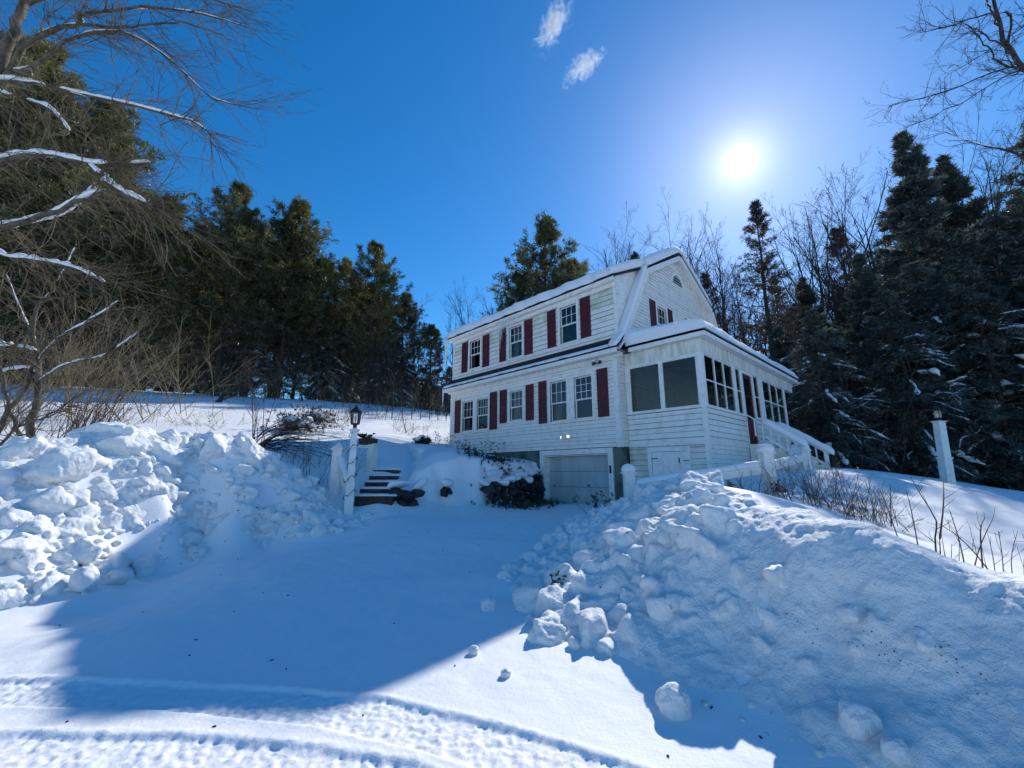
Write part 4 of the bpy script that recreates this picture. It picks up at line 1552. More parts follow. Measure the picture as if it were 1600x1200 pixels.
LPX = P3(545, 790, 10.0)
lp = thing('lamp_post', 'white square lamp post with black lantern and string lights beside the garden steps', 'lamp post', (LPX[0], LPX[1], 0), R(20))
gz = hz(LPX[0], LPX[1])
m = MB(); sq(m, .098, .098, gz - .4, 1.42); sq(m, .098, .085, 1.421, 1.45); m.build('post_sleeve', M_TRIM, lp)
m = MB(); sq(m, .080, .076, 1.452, 2.62); m.build('post', M_TRIM, lp)
m = MB(); sq(m, .078, .12, 2.621, 2.67); sq(m, .12, .12, 2.671, 2.69); sq(m, .05, .05, 2.691, 2.72); m.build('post_cap', M_TRIM, lp)
lantern(lp, .92, 2.72)
# string of lights wound round the post
sl = thing('string_lights', 'dark string of small unlit bulbs wound round the white lamp post', 'string lights', (LPX[0], LPX[1], 0))
pts = []
for i in range(150):
    a = i * .20
    z = gz + .15 + i * .0118 + .03 * math.sin(i * .7)
    r_ = .135 if z < 1.45 else .112
    pts.append((r_ * math.cos(a), r_ * math.sin(a), z - .02 * math.sin(a * 2)))
m = MB(); m.tube(pts, .006, 5); m.build('wire', M_BLACK, sl)
for i in range(4, 150, 5):
    x, y, z = pts[i]
    q = MB(); q.tube([(x, y, z), (x * 1.16, y * 1.16, z - .03 + .05 * random.random()), (x * 1.22, y * 1.22, z - .05 + .07 * random.random())], [.008, .010, .004], 5); q.build('bulb', M_BLACK, sl)

# handrail post and rail
RP = P3(530, 700, 10.9)
gz2 = hz(RP[0], RP[1])
hr = thing('stair_railing', 'short white stair railing with a pointed post left of the lamp post', 'railing', (RP[0], RP[1], 0))
m = MB(); sq(m, .12, .12, gz2 - .4, 2.22); m.build('post', M_TRIM, hr)
m = MB(); sq(m, .155, .155, 2.221, 2.26); sq(m, .14, .01, 2.261, 2.42); m.build('post_cap', M_TRIM, hr)
d_ = LPX[:2] - RP[:2]
a0 = np.array([d_[0] * .10, d_[1] * .10, 2.02]); a1 = np.array([d_[0] * .9, d_[1] * .9, 1.42])
side = np.array([-d_[1], d_[0], 0]); side /= np.linalg.norm(side)


def beam(m, p, q, w, h, sd=None):
    s = np.cross(q - p, [0, 0, 1.0]); s /= np.linalg.norm(s); s = s * w
    u = np.array([0, 0, h])
    m.hexa([p - s - u, q - s - u, q + s - u, p + s - u, p - s + u, q - s + u, q + s + u, p + s + u])


m = MB(); beam(m, a0, a1, .085, .04); m.build('handrail', M_TRIM, hr)
m = MB(); beam(m, a0 - [0, 0, .30], a1 - [0, 0, .28], .035, .10); m.build('lower_rail', M_STAIN, hr)


def snow_log(pts, w, h, label, cat='snow', group='snow lying on rails and posts', parent=None, seed=0, name='rail_snow', k=12):
    pts = np.asarray(pts, float)
    n = max(8, int(np.linalg.norm(pts[-1] - pts[0]) / .05))
    s = np.linspace(0, 1, n)
    t_ = np.linspace(0, 1, len(pts))
    P = np.c_[[np.interp(s, t_, pts[:, i]) for i in range(3)]].T
    T = np.gradient(P, axis=0); T /= np.linalg.norm(T, axis=1, keepdims=True)
    S = np.cross(T, [0, 0, 1.0]); S /= np.linalg.norm(S, axis=1, keepdims=True)
    U = np.cross(S, T)
    ln = np.linalg.norm(pts[-1] - pts[0])
    e = np.sqrt(np.clip(1 - (1 - np.clip(np.minimum(s, 1 - s) * ln / (h * .9), 0, 1)) ** 2, 0.0, 1)) * .999 + .001
    V = []
    for i in range(k):
        a = math.pi * 2 * i / k
        c, z = math.cos(a), math.sin(a)
        zz = np.where(z > 0, z * h, z * .02)
        nz = 1 + .14 * fbm(P * 6 + i * .35 + seed, 2, seed=seed)
        V.append(P + S * (c * w * np.minimum(1, e + .15) * (.9 if z < 0 else 1) * nz)[:, None] + U * (zz * e * nz + .004)[:, None])
    V = np.stack(V, 1).reshape(-1, 3)
    F = []
    for j in range(n - 1):
        for i in range(k):
            F.append((j * k + i, j * k + (i + 1) % k, (j + 1) * k + (i + 1) % k, (j + 1) * k + i))
    F.append(tuple(range(k - 1, -1, -1))); F.append(tuple(range((n - 1) * k, n * k)))
    o = link_mesh(name, V, F, M_SNOW, parent, True)
    if parent is None:
        tag(o, label, cat, group)
    return o


def snow_cap(c, w, h, label, seed=0):
    m = MB()
    pr = [(w * .96, 0), (w * 1.06, h * .18), (w * 1.02, h * .45), (w * .82, h * .75), (w * .5, h * .94), (0.001, h)]
    m.lathe(pr, 18, c)
    o = m.build('snow_mound', M_SNOW, None, True)
    tag(o, label, 'snow', 'snow lying on rails and posts')
    return o


o3 = np.array([RP[0], RP[1], 0])
snow_log([o3 + a0 + [0, 0, .03], o3 + a1 + [0, 0, .03]], .10, .09, 'snow along the short stair handrail left of the lamp post', seed=3)

# planter post at the head of the steps
PP = P3(577, 735, 11.9)
gz3 = hz(PP[0], PP[1])
pp = thing('planter_post', 'pale wooden post carrying a dark planter box at the head of the steps', 'planter', (PP[0], PP[1], 0), R(-12))
m = MB(); m.hexa([(-.07, -.12, gz3 - .3), (.13, -.12, gz3 - .3), (.13, .12, gz3 - .3), (-.07, .12, gz3 - .3), (-.02, -.12, 2.46), (.17, -.12, 2.46), (.17, .12, 2.46), (-.02, .12, 2.46)]); m.build('post', M_STAIN, pp)
m = MB(); m.hexa([(-.30, -.13, 2.43), (.11, -.13, 2.43), (.11, .13, 2.43), (-.30, .13, 2.43), (-.33, -.15, 2.60), (.13, -.15, 2.60), (.13, .15, 2.60), (-.33, .15, 2.60)]); m.build('planter_box', M_TREAD, pp)
m = MB(); beam(m, np.array([-.33, 0, 2.37]), np.array([.0, 0, 2.37]), .10, .04); m.build('bracket', M_TRIM, pp)
q = snow_log([np.array([-.31, 0, 2.60]), np.array([.12, 0, 2.60])], .13, .05, '', parent=pp, name='snow')
bw = thing('hanging_bowl', 'small dark bowl standing on the snowy planter box', 'bowl', tuple(P3(566, 680, 11.9)))
m = MB(); m.lathe([(.03, -.07), (.09, -.045), (.13, 0), (.135, .03), (.12, .028), (.02, -.03)], 14); m.build('bowl', M_IRON, bw, True)
for a in range(5):
    m = MB(); m.tube([(.11 * math.cos(a * 1.26), .11 * math.sin(a * 1.26), .02), (.13 * math.cos(a * 1.26), .13 * math.sin(a * 1.26), .09)], [.012, .002], 5); m.build('spike', M_IRON, bw)
bd = thing('bird_figure', 'small dark bird figure perched on the planter box', 'ornament', tuple(P3(577, 682, 11.9)))
m = MB(); m.lathe([(.0, -.14), (.03, -.10), (.055, -.02), (.05, .04), (.02, .09)], 10, (0, 0, 0), (.9, .1, .45)); m.lathe([(.0, -.035), (.03, -.01), (.028, .02), (.0, .04)], 8, (.11, .01, .075), (1, 0, .2)); m.lathe([(.012, 0), (.0, .05)], 6, (.145, .01, .08), (1, 0, 0)); m.lathe([(.028, 0), (.02, .12)], 6, (-.10, -.01, -.04), (-1, 0, -.25))
m.build('body', M_IRON, bd, True)
m = MB(); m.tube([(0, 0, -.05), (.01, .0, -.13)], .008, 5); m.tube([(.03, .03, -.05), (.03, .03, -.13)], .008, 5); m.build('legs', M_IRON, bd)

# steps
gs = thing('garden_steps', 'dark snow covered steps climbing the bank between the lamp post and the stone wall', 'steps', (0, 0, 0))
SB0 = P3(583, 782, 10.35); SB1 = P3(602, 740, 11.75)
for i in range(5):
    c = SB0 + (SB1 - SB0) * i / 4
    w = .46 - .03 * i
    zt = c[2] + .10
    m = MB(); m.hexa([(c[0] - w, c[1], c[2] - .35), (c[0] + w, c[1] + .04, c[2] - .35), (c[0] + w, c[1] + .42, c[2] - .35), (c[0] - w, c[1] + .38, c[2] - .35),
                      (c[0] - w, c[1], zt), (c[0] + w, c[1] + .04, zt), (c[0] + w, c[1] + .42, zt), (c[0] - w, c[1] + .38, zt)])
    st = m.build('step', M_TREAD, gs)
    snow_log([(c[0] - w - .06, c[1] + .20, zt), (c[0] + w * .1, c[1] + .24, zt), (c[0] + w + .1, c[1] + .24, zt)], .22, .055, '', parent=st, name='snow', seed=i)

# dark stones of the wall round the raised bed
stw = thing('stone_wall', 'dark fieldstone wall half buried in snow between the steps and the garage', 'wall', (0, 0, 0))
r2 = np.random.default_rng(4)


def stone(c, s):
    v, f = hull_chunk(np.zeros(3), np.array(s), r2)
    o = link_mesh('stone', v, f, M_ROCK, stw)
    o.location = tuple(c)
    b = o.modifiers.new('bevel', 'BEVEL'); b.width = .025; b.segments = 2
    return o


wsnow = MB()
for i in range(3):
    a, b = WALL[i], WALL[i + 1]
    n = max(1, int(np.linalg.norm(b - a) / .26))
    for k in range(n):
        fr_ = (i + (k + .5) / n) / 3
        p = a + (b - a) * (k + .5) / n
        low = .58 + .35 * fr_
        top = 1.66 - .42 * fr_ + r2.normal() * .08
        z = low - .1
        while z < top - .12:
            w_ = r2.uniform(.15, .30)
            stone((p[0] + r2.normal() * .06, p[1] - .04 + r2.normal() * .07, z + .12), (w_, r2.uniform(.16, .24), r2.uniform(.09, .17)))
            if r2.random() < .22:
                v, f = hull_chunk(np.array([p[0] - .10, p[1] - .20, z + .24]), np.array([.14, .10, .06]) * r2.uniform(.6, 1.3), r2); wsnow.add(v, f)
            z += r2.uniform(.15, .24)
        v, f = hull_chunk(np.array([p[0] - .02, p[1] - .06, top + .12]), np.array([.32, .30, .16]) * r2.uniform(.75, 1.2), r2); wsnow.add(v, f)
for x, y, t, sx, sz in ((617, 772, 10.65, .26, .17), (636, 776, 10.75, .24, .20), (652, 772, 10.95, .20, .14), (630, 787, 10.6, .22, .12), (645, 786, 10.7, .16, .10), (695, 766, 11.45, .15, .14), (702, 769, 11.5, .10, .12), (596, 806, 10.0, .10, .05), (622, 803, 10.2, .09, .05)):
    stone(at(x, y, t), (sx, .2, sz))
for x, y, t, sx in ((625, 757, 10.8, .42), (655, 758, 11.1, .34), (697, 754, 11.6, .28)):
    v, f = hull_chunk(at(x, y, t), np.array([sx, .3, .13]), r2); wsnow.add(v, f)
ws = wsnow.build('wall_snow', M_SNOW, stw, True)
sm = ws.modifiers.new('sub', 'SUBSURF'); sm.levels = sm.render_levels = 2
tag(ws, kind='stuff')

# ------------------------------------------------------------------ rail fence in front of the porch
FP = [np.array([2.37, 8.72]), np.array([5.15, 8.62]), np.array([8.55, 12.35])]
FT = [1.62, 2.02, 2.26]
fence = thing('rail_fence', 'white post and rail fence capped with snow in front of the porch', 'fence', (FP[0][0], FP[0][1], 0))
for i, (p, zt) in enumerate(zip(FP, FT)):
    g0 = hz(*p)
    a = math.atan2(*(FP[1] - FP[0])[::-1]) if i < 2 else R(40)
    hw_ = .10 if i < 2 else .085
    m = MB(); sq(m, hw_, hw_, g0 - .5, zt); sq(m, hw_ + .035, hw_ + .035, zt + .001, zt + .035); sq(m, hw_ + .02, .02, zt + .036, zt + .09)
    v = np.concatenate(m.v); c, s = math.cos(a), math.sin(a)
    v2 = np.c_[v[:, 0] * c - v[:, 1] * s + p[0] - FP[0][0], v[:, 0] * s + v[:, 1] * c + p[1] - FP[0][1], v[:, 2]]
    link_mesh('post', v2, m.f, M_TRIM, fence)
    snow_cap((p[0], p[1], zt + .035), (.135, .155, .11)[i], (.17, .17, .10)[i], ('snow cap on the left fence post beside the garage', 'snow cap on the middle fence post before the porch steps', 'snow cap on the fence post at the foot of the porch steps')[i])
RZ = [(1.31, 1.71), (1.74, 2.08)]
for i in range(2):
    a = np.array([*FP[i], RZ[i][0]]); b = np.array([*FP[i + 1], RZ[i][1]])
    d = (b - a) / np.linalg.norm(b - a)
    a2, b2 = a + d * .11, b - d * .09
    o0 = np.array([FP[0][0], FP[0][1], 0])
    m = MB(); beam(m, a2 - o0, b2 - o0, .035, .075); m.build('rail', M_TRIM, fence)
    snow_log([a2 + [0, 0, .078], b2 + [0, 0, .078]], .070, (.11, .045)[i], ('thick snow along the left fence rail below the porch hatch', 'thin snow along the right fence rail')[i], seed=20 + i)

# ------------------------------------------------------------------ porch stairs
ps = thing('porch_stairs', 'white porch stairs with sloping handrails buried in snow below the maroon door', 'stairs', tuple(HC), HA)
m = MB(); m.box(2.54, 3.25, 3.55, 4.78, -.9, .10); m.build('landing', M_STAIN, ps)
for i in range(4):
    m = MB(); m.box(3.25 + i * .28, 3.25 + (i + 1) * .28 - .002, 3.6, 4.73, -1.2, -.06 - i * .17); m.build('step', M_STAIN, ps)
for y, xe, ze in ((3.52, 4.05, -.14), (4.84, 4.30, -.22)):
    p, q = np.array([2.56, y, 1.06]), np.array([xe, y, ze + .05])
    m = MB(); beam(m, p, q, .045, .022); m.build('handrail', M_TRIM, ps)
    m = MB(); beam(m, p + [.5, 0, -.75], q + [0, 0, -.42], .03, .05); m.build('lower_rail', M_TRIM, ps)
    for k in range(1, 7):
        c = p + (q - p) * k / 7
        m = MB(); m.box(c[0] - .02, c[0] + .02, y - .018, y + .018, c[2] - .55, c[2] - .02); m.build('baluster', M_TRIM, ps)
    m = MB(); m.box(xe - .05, xe + .05, y - .05, y + .05, ze - .9, ze + .12); m.build('newel_post', M_TRIM, ps)
snow_log([H(2.95, 3.52, .80), H(4.10, 3.52, -.07)], .12, .17, 'thick snow along the near porch handrail', seed=31)
snow_log([H(3.0, 4.84, .80), H(4.50, 4.84, -.27)], .13, .17, 'thick snow along the far porch handrail by the dark trees', seed=32)
v, f = hull_chunk(H(3.75, 4.15, -.35), np.array([.85, .55, .62]), r2)
o = link_mesh('snow_heap', v, f, M_SNOW, smooth=True)
sm = o.modifiers.new('sub', 'SUBSURF'); sm.levels = sm.render_levels = 3
tag(o, 'rounded heap of snow burying the porch stairs between the handrails', 'snow')

# ------------------------------------------------------------------ lamp post in the right yard (leaning)
b0, b1 = P3(1482, 755, 13.0), P3(1461, 660, 13.0)
b0[2] = hz(b0[0], b0[1])
ax = Vector(b1 - b0); Lp = ax.length
lp2 = thing('lamp_post', 'white lamp post before the dark woods beyond the right yard', 'lamp post', tuple(b0))
lp2.rotation_mode = 'QUATERNION'
lp2.rotation_quaternion = Vector((0, 0, 1)).rotation_difference(Vector((Lp * .05, 0, ax.z)).normalized())
m = MB(); sq(m, .122, .118, -.5, Lp * .38); m.build('post_sleeve', M_TRIM, lp2)
m = MB(); sq(m, .142, .142, Lp * .38 + .001, Lp * .38 + .045); m.build('collar', M_TRIM, lp2)
m = MB(); sq(m, .110, .104, Lp * .38 + .046, Lp - .05); m.build('post', M_TRIM, lp2)
m = MB(); sq(m, .104, .145, Lp - .049, Lp); m.build('post_cap', M_TRIM, lp2)
lantern(lp2, .8, Lp)

# ------------------------------------------------------------------ bare branching
def grow(P, Rd, n, s0, s1, ang, lenf, wander, trop, N, rg, rf=.6, rmin=.002, lmin=.05, angj=.35, flat=0.0):
    """children of polylines P (M,K,3); returns (M*n, N, 3), radii"""
    M, K, _ = P.shape
    L = np.linalg.norm(np.diff(P, axis=1), axis=2).sum(1)
    s = s0 + (s1 - s0) * ((np.arange(n)[None] + rg.random((M, n))) / n)
    i = np.clip((s * (K - 1)).astype(int), 0, K - 2)
    fr = s * (K - 1) - i
    mi = np.arange(M)[:, None]
    A, B = P[mi, i], P[mi, i + 1]
    O = A + (B - A) * fr[..., None]
    T = B - A; T /= np.linalg.norm(T, axis=2, keepdims=True) + 1e-9
    ra = Rd[mi, i] + (Rd[mi, i + 1] - Rd[mi, i]) * fr
    rv = rg.normal(size=T.shape)
    rv[..., 2] *= 1 - flat
    pr = rv - (rv * T).sum(2, keepdims=True) * T
    pr /= np.linalg.norm(pr, axis=2, keepdims=True) + 1e-9
    a = ang * (1 + angj * rg.normal(size=s.shape))
    D = T * np.cos(a)[..., None] + pr * np.sin(a)[..., None]
    ln = np.maximum(lmin, L[:, None] * lenf * (1.15 - .65 * s) * rg.uniform(.55, 1.3, s.shape))
    D = D.reshape(-1, 3); O = O.reshape(-1, 3); ln = ln.ravel(); r0 = np.maximum(rmin, np.minimum(ra.ravel() * rf, ln * .03))
    Q = np.empty((len(D), N, 3)); Q[:, 0] = O
    d = D.copy(); tr = np.asarray(trop, float)
    for k in range(1, N):
        d = d + wander * rg.normal(size=d.shape) + tr / (N - 1)
        d /= np.linalg.norm(d, axis=1, keepdims=True) + 1e-9
        Q[:, k] = Q[:, k - 1] + d * (ln / (N - 1))[:, None]
    rr = r0[:, None] * np.linspace(1, .3, N)[None]
    return Q, np.maximum(rr, rmin * .7)


def spline(pts, n):
    pts = np.asarray(pts, float)
    m = len(pts)
    t = np.linspace(0, m - 1, n)
    i = np.clip(t.astype(int), 0, m - 2); f = (t - i)[:, None]
    p0 = pts[np.clip(i - 1, 0, m - 1)]; p1 = pts[i]; p2 = pts[i + 1]; p3 = pts[np.clip(i + 2, 0, m - 1)]
    return .5 * ((2 * p1) + (-p0 + p2) * f + (2 * p0 - 5 * p1 + 4 * p2 - p3) * f ** 2 + (-p0 + 3 * p1 - 3 * p2 + p3) * f ** 3)


# ------------------------------------------------------------------ conifers
def blades(C, D, nb, ln, wd, rg, spread=.9):
    """needle blades round points C along D -> triangles"""
    n = len(C)
    c = np.repeat(C, nb, 0); d = np.repeat(D, nb, 0)
    v = d + spread * rg.normal(size=c.shape); v /= np.linalg.norm(v, axis=1, keepdims=True)
    p = np.cross(v, rg.normal(size=c.shape)); p /= np.linalg.norm(p, axis=1, keepdims=True) + 1e-9
    l = ln * rg.uniform(.6, 1.25, len(c))[:, None]; w = wd * rg.uniform(.6, 1.3, len(c))[:, None]
    c = c + .25 * ln * rg.normal(size=c.shape)
    V = np.stack([c - p * w, c + p * w, c + v * l], 1).reshape(-1, 3)
    F = np.arange(len(V)).reshape(-1, 3)
    return V, F


def conifer(kind, seed, Hh=18.0):
    rg = np.random.default_rng(seed)
    n = 9
    z = np.linspace(-.6, Hh, n)
    tr = np.c_[np.cumsum(rg.normal(size=n) * .06), np.cumsum(rg.normal(size=n) * .06), z]
    rad = np.interp(z, [-.6, Hh * .5, Hh], [.0115 * Hh, .0075 * Hh, .012])
    tv, tf = tubes(tr[None], rad[None], 9)
    if kind == 'pine':
        cb, nbr, Lm = rg.uniform(.18, .30), 92, .23 * Hh
    elif kind == 'spruce':
        cb, nbr, Lm = .07, 150, .185 * Hh
    elif kind == 'hemlock':
        cb, nbr, Lm = .10, 120, .24 * Hh
    else:
        cb, nbr, Lm = .12, 150, .22 * Hh
    u = np.sort(rg.random(nbr)) ** (.9 if kind == 'pine' else 1.0)
    if kind == 'pine':                       # whorls
        u = np.round(u * 20) / 20 + rg.normal(size=nbr) * .008
        u = np.clip(u, 0, .985)
    zb = Hh * (cb + (1 - cb) * u)
    az = np.arange(nbr) * 2.39996 + rg.normal(size=nbr) * .5
    if kind == 'pine':
        prof = np.interp(u, [0, .12, .35, .6, .85, 1], [.55, .85, 1, .82, .45, .10]) * rg.uniform(.45, 1.2, nbr)
        el = np.interp(u, [0, .5, 1], [-.10, .18, .75]) + rg.normal(size=nbr) * .12
        bend = .35
    elif kind == 'spruce':
        prof = np.interp(u, [0, .1, 1], [.85, 1, .05]) * rg.uniform(.7, 1.12, nbr)
        el = np.interp(u, [0, .6, 1], [-.35, -.05, .7]) + rg.normal(size=nbr) * .1
        bend = .28
    elif kind == 'hemlock':
        prof = np.interp(u, [0, .2, .6, 1], [.9, 1, .7, .06]) * rg.uniform(.55, 1.2, nbr)
        el = np.interp(u, [0, .6, 1], [-.18, .05, .6]) + rg.normal(size=nbr) * .12
        bend = -.35
    else:
        prof = np.interp(u, [0, .2, 1], [.85, 1, .06]) * rg.uniform(.6, 1.15, nbr)
        el = np.interp(u, [0, .6, 1], [-.05, .25, .7]) + rg.normal(size=nbr) * .1
        bend = .1
    L = Lm * prof
    N = 6
    s = np.linspace(0, 1, N)
    base = np.c_[np.interp(zb, z, tr[:, 0]), np.interp(zb, z, tr[:, 1]), zb]
    hd = np.c_[np.cos(az), np.sin(az)]
    B = np.empty((nbr, N, 3))
    for k in range(N):
        e = el + bend * (s[k] ** 1.5)
        B[:, k, :2] = base[:, :2] + hd * (L * s[k] * np.cos(e))[:, None]
        B[:, k, 2] = base[:, 2] + L * s[k] * np.sin(e)
    B[:, 1:] += rg.normal(size=(nbr, N - 1, 3)) * (.025 * L)[:, None, None]
    Rb = (.012 * L + .006)[:, None] * np.linspace(1, .3, N)[None]
    sn = {'pine': 12, 'spruce': 11, 'hemlock': 12, 'thin': 9}[kind]
    S, Rs = grow(B, Rb, sn, .25 if kind == 'pine' else .15, 1.0, .85, .30, .10, (0, 0, .25 if kind == 'pine' else -.18), 4, rg, flat=.75 if kind != 'pine' else .45, rmin=.004)
    parts = [tubes(B, Rb, 4), tubes(S[::2], Rs[::2], 3)]
    # dead bare branches under the crown
    nd_ = 60 if kind in ('pine', 'hemlock') else 24
    zd = Hh * rg.uniform(.04, max(.30, cb + .15), nd_)
    ad = rg.random(nd_) * 6.28
    ld = rg.uniform(.07, .25, nd_) * Hh
    Dd = np.empty((nd_, 5, 3))
    for k in range(5):
        q = k / 4
        Dd[:, k, 0] = np.cos(ad) * ld * q; Dd[:, k, 1] = np.sin(ad) * ld * q; Dd[:, k, 2] = zd - ld * .18 * q * q
    Dd[:, 1:] += rg.normal(size=(nd_, 4, 3)) * .08
    Rd_ = np.full((nd_, 1), .022) * np.linspace(1, .3, 5)[None]
    T2, R2 = grow(Dd, Rd_, 7, .3, 1, .7, .35, .12, (0, 0, -.1), 4, rg, rmin=.005)
    parts += [tubes(Dd, Rd_, 4), tubes(T2, R2, 3)]
    bv, bf = cat_mesh(parts)
    # needles
    sd = np.diff(S, axis=1); sd /= np.linalg.norm(sd, axis=2, keepdims=True) + 1e-9
    C, Dv = [], []
    fr = {'pine': (.3, .65, 1.0), 'spruce': (.15, .45, .75, 1.0), 'hemlock': (.2, .55, .9), 'thin': (.4, .95)}[kind]
    for q in fr:
        i = min(2, int(q * 3)); f_ = q * 3 - i
        C.append(S[:, i] + (S[:, i + 1] - S[:, i]) * f_); Dv.append(sd[:, i])
    # also along the branch end
    bd_ = np.diff(B, axis=1); bd_ /= np.linalg.norm(bd_, axis=2, keepdims=True) + 1e-9
    for k in (3, 4, 5):
        C.append(B[:, k]); Dv.append(bd_[:, min(k, 4)])
    C = np.concatenate(C); Dv = np.concatenate(Dv)
    sc = Hh / 18
    nb, ln, wd, sp = {'pine': (9, .34, .034, .75), 'spruce': (8, .26, .036, .55), 'hemlock': (7, .30, .036, .6), 'thin': (6, .22, .022, .6)}[kind]
    fv, ff = blades(C, Dv, nb, ln * sc, wd * sc, rg, sp)
    top = tr[-1]
    return (tv, tf), (bv, bf), (fv, ff), B


PROTO = {}


def make_conifer(kind, seed, name, mat, bark=None):
    (tv, tf), (bv, bf), (fv, ff), B = conifer(kind, seed)
    t = thing(name, 'x', 'tree')
    link_mesh('trunk', tv, tf, bark or M_PINEBARK, t, True)
    tag(link_mesh('branches', bv, bf, M_BARK, t), kind='stuff')
    link_mesh('crown', fv, ff, mat, t)
    if kind in ('hemlock', 'spruce'):          # snow lying on some boughs
        rg = np.random.default_rng(seed + 99)
        idx_ = [i for i in rg.choice(len(B), 70, replace=False) if B[i, 0, 2] < 13]
        Q = B[idx_][:, 2:6].copy()
        keep_ = rg.random(len(Q)) < .8
        Q = Q[keep_]
        Q[:, :, 2] += .09
        w_ = (.04 + .17 * rg.random(len(Q)) ** 1.6)[:, None] * np.array([.25, .8, 1.0, .2]) * (1 + .3 * rg.normal(size=(len(Q), 4)))
        a_ = Q.copy()
        QQ = np.stack([spline(q, 9) for q in Q]); WW = np.stack([np.interp(np.linspace(0, 3, 9), range(4), np.abs(w)) for w in w_])
        WW = WW * (1 + .45 * rg.normal(size=WW.shape).clip(-1.5, 1.5))
        WW = np.abs(WW) + .01
        sv, sf = tubes(QQ, WW, 7)
        tag(link_mesh('bough_snow', sv, sf, M_SNOW, t, True), kind='stuff')
    return t


def bare_tree(seed, Hh=16.0, name='bare_tree', mat=None, spread=.55, lv=(9, 7, 6)):
    rg = np.random.default_rng(seed)
    n = 10
    z = np.linspace(-.5, Hh, n)
    tr = np.c_[np.cumsum(rg.normal(size=n) * .13), np.cumsum(rg.normal(size=n) * .13), z]
    rad = np.interp(z, [-.5, Hh * .6, Hh], [.0125 * Hh, .006 * Hh, .008])
    P0, R0 = tr[None], rad[None]
    parts = [tubes(P0, R0, 8)]
    tv = parts[0]
    P1, R1 = grow(P0, R0, lv[0] + 5, .28, .97, spread, .45, .07, (0, 0, .55), 8, rg, rf=.62, rmin=.012)
    P2, R2 = grow(P1, R1, lv[1], .15, .98, .6, .45, .09, (0, 0, .35), 6, rg, rf=.6, rmin=.008)
    P3_, R3 = grow(P2, R2, lv[2], .15, 1.0, .6, .45, .10, (0, 0, .2), 5, rg, rf=.6, rmin=.006)
    P4, R4 = grow(P3_, R3, 3, .3, 1.0, .6, .5, .10, (0, 0, .1), 3, rg, rf=.7, rmin=.005)
    t = thing(name, 'x', 'tree')
    link_mesh('trunk', tv[0], tv[1], mat or M_BARK_D, t, True)
    bv, bf = cat_mesh([tubes(P1, R1, 6), tubes(P2, R2, 4), tubes(P3_, R3, 3), tubes(P4, R4, 3)])
    link_mesh('crown', bv, bf, mat or M_BARK_D, t)
    return t


PROT = {
    'pine': [make_conifer('pine', s, 'pine_tree', M_PINE) for s in (1, 2, 3, 4)],
    'spruce': [make_conifer('spruce', s, 'spruce_tree', M_SPRUCE) for s in (11, 12)],
    'hemlock': [make_conifer('hemlock', s, 'hemlock_tree', M_SPRUCE) for s in (21, 22, 23)],
    'thin': [make_conifer('thin', s, 'thin_conifer', M_BROWNCON) for s in (31,)],
    'bare': [bare_tree(s) for s in (41, 42, 43, 44)],
    'brown': [bare_tree(s, mat=M_BARK_B, spread=.45, lv=(13, 8, 7)) for s in (51, 52)],
}
PH = {'pine': 18, 'spruce': 18, 'hemlock': 18, 'thin': 18, 'bare': 16, 'brown': 16}
for k_ in PROT:
    for o_ in PROT[k_]:
        o_['h0'] = max(v.co.z for c in o_.children for v in c.data.vertices)
USED = set()
H0 = {}
r3 = np.random.default_rng(77)


def put(kind, x, y, h, label, group=None, wide=1.0, var=None):
    ps_ = PROT[kind]
    p = ps_[var % len(ps_)] if var is not None else ps_[r3.integers(len(ps_))]
    if p.name not in USED:
        USED.add(p.name); H0[p.name] = p['h0']; o = p
    else:
        o = copy_tree(p)
    s = h / H0[p.name]
    if 'h0' in o:
        del o['h0']
    o.location = (x, y, hz(x, y) - .1)
    o.rotation_euler = (0, 0, r3.uniform(0, 6.28))
    o.scale = (s * wide, s * wide, s)
    for k in ('group',):
        if k in o:
            del o[k]
    tag(o, label, 'tree', group)
    return o


def put_px(kind, px, py, t, label, group=None, wide=1.0, var=None):
    """tree whose top shows at (px, py) of the photograph, t metres away along the view axis"""
    q = ray(px, py)
    k = t / q[1]
    x, y = q[0] * k, q[1] * k
    h = EYE + q[2] * k - hz(x, y) + .1
    return put(kind, x, y, h, label, group, wide, var)


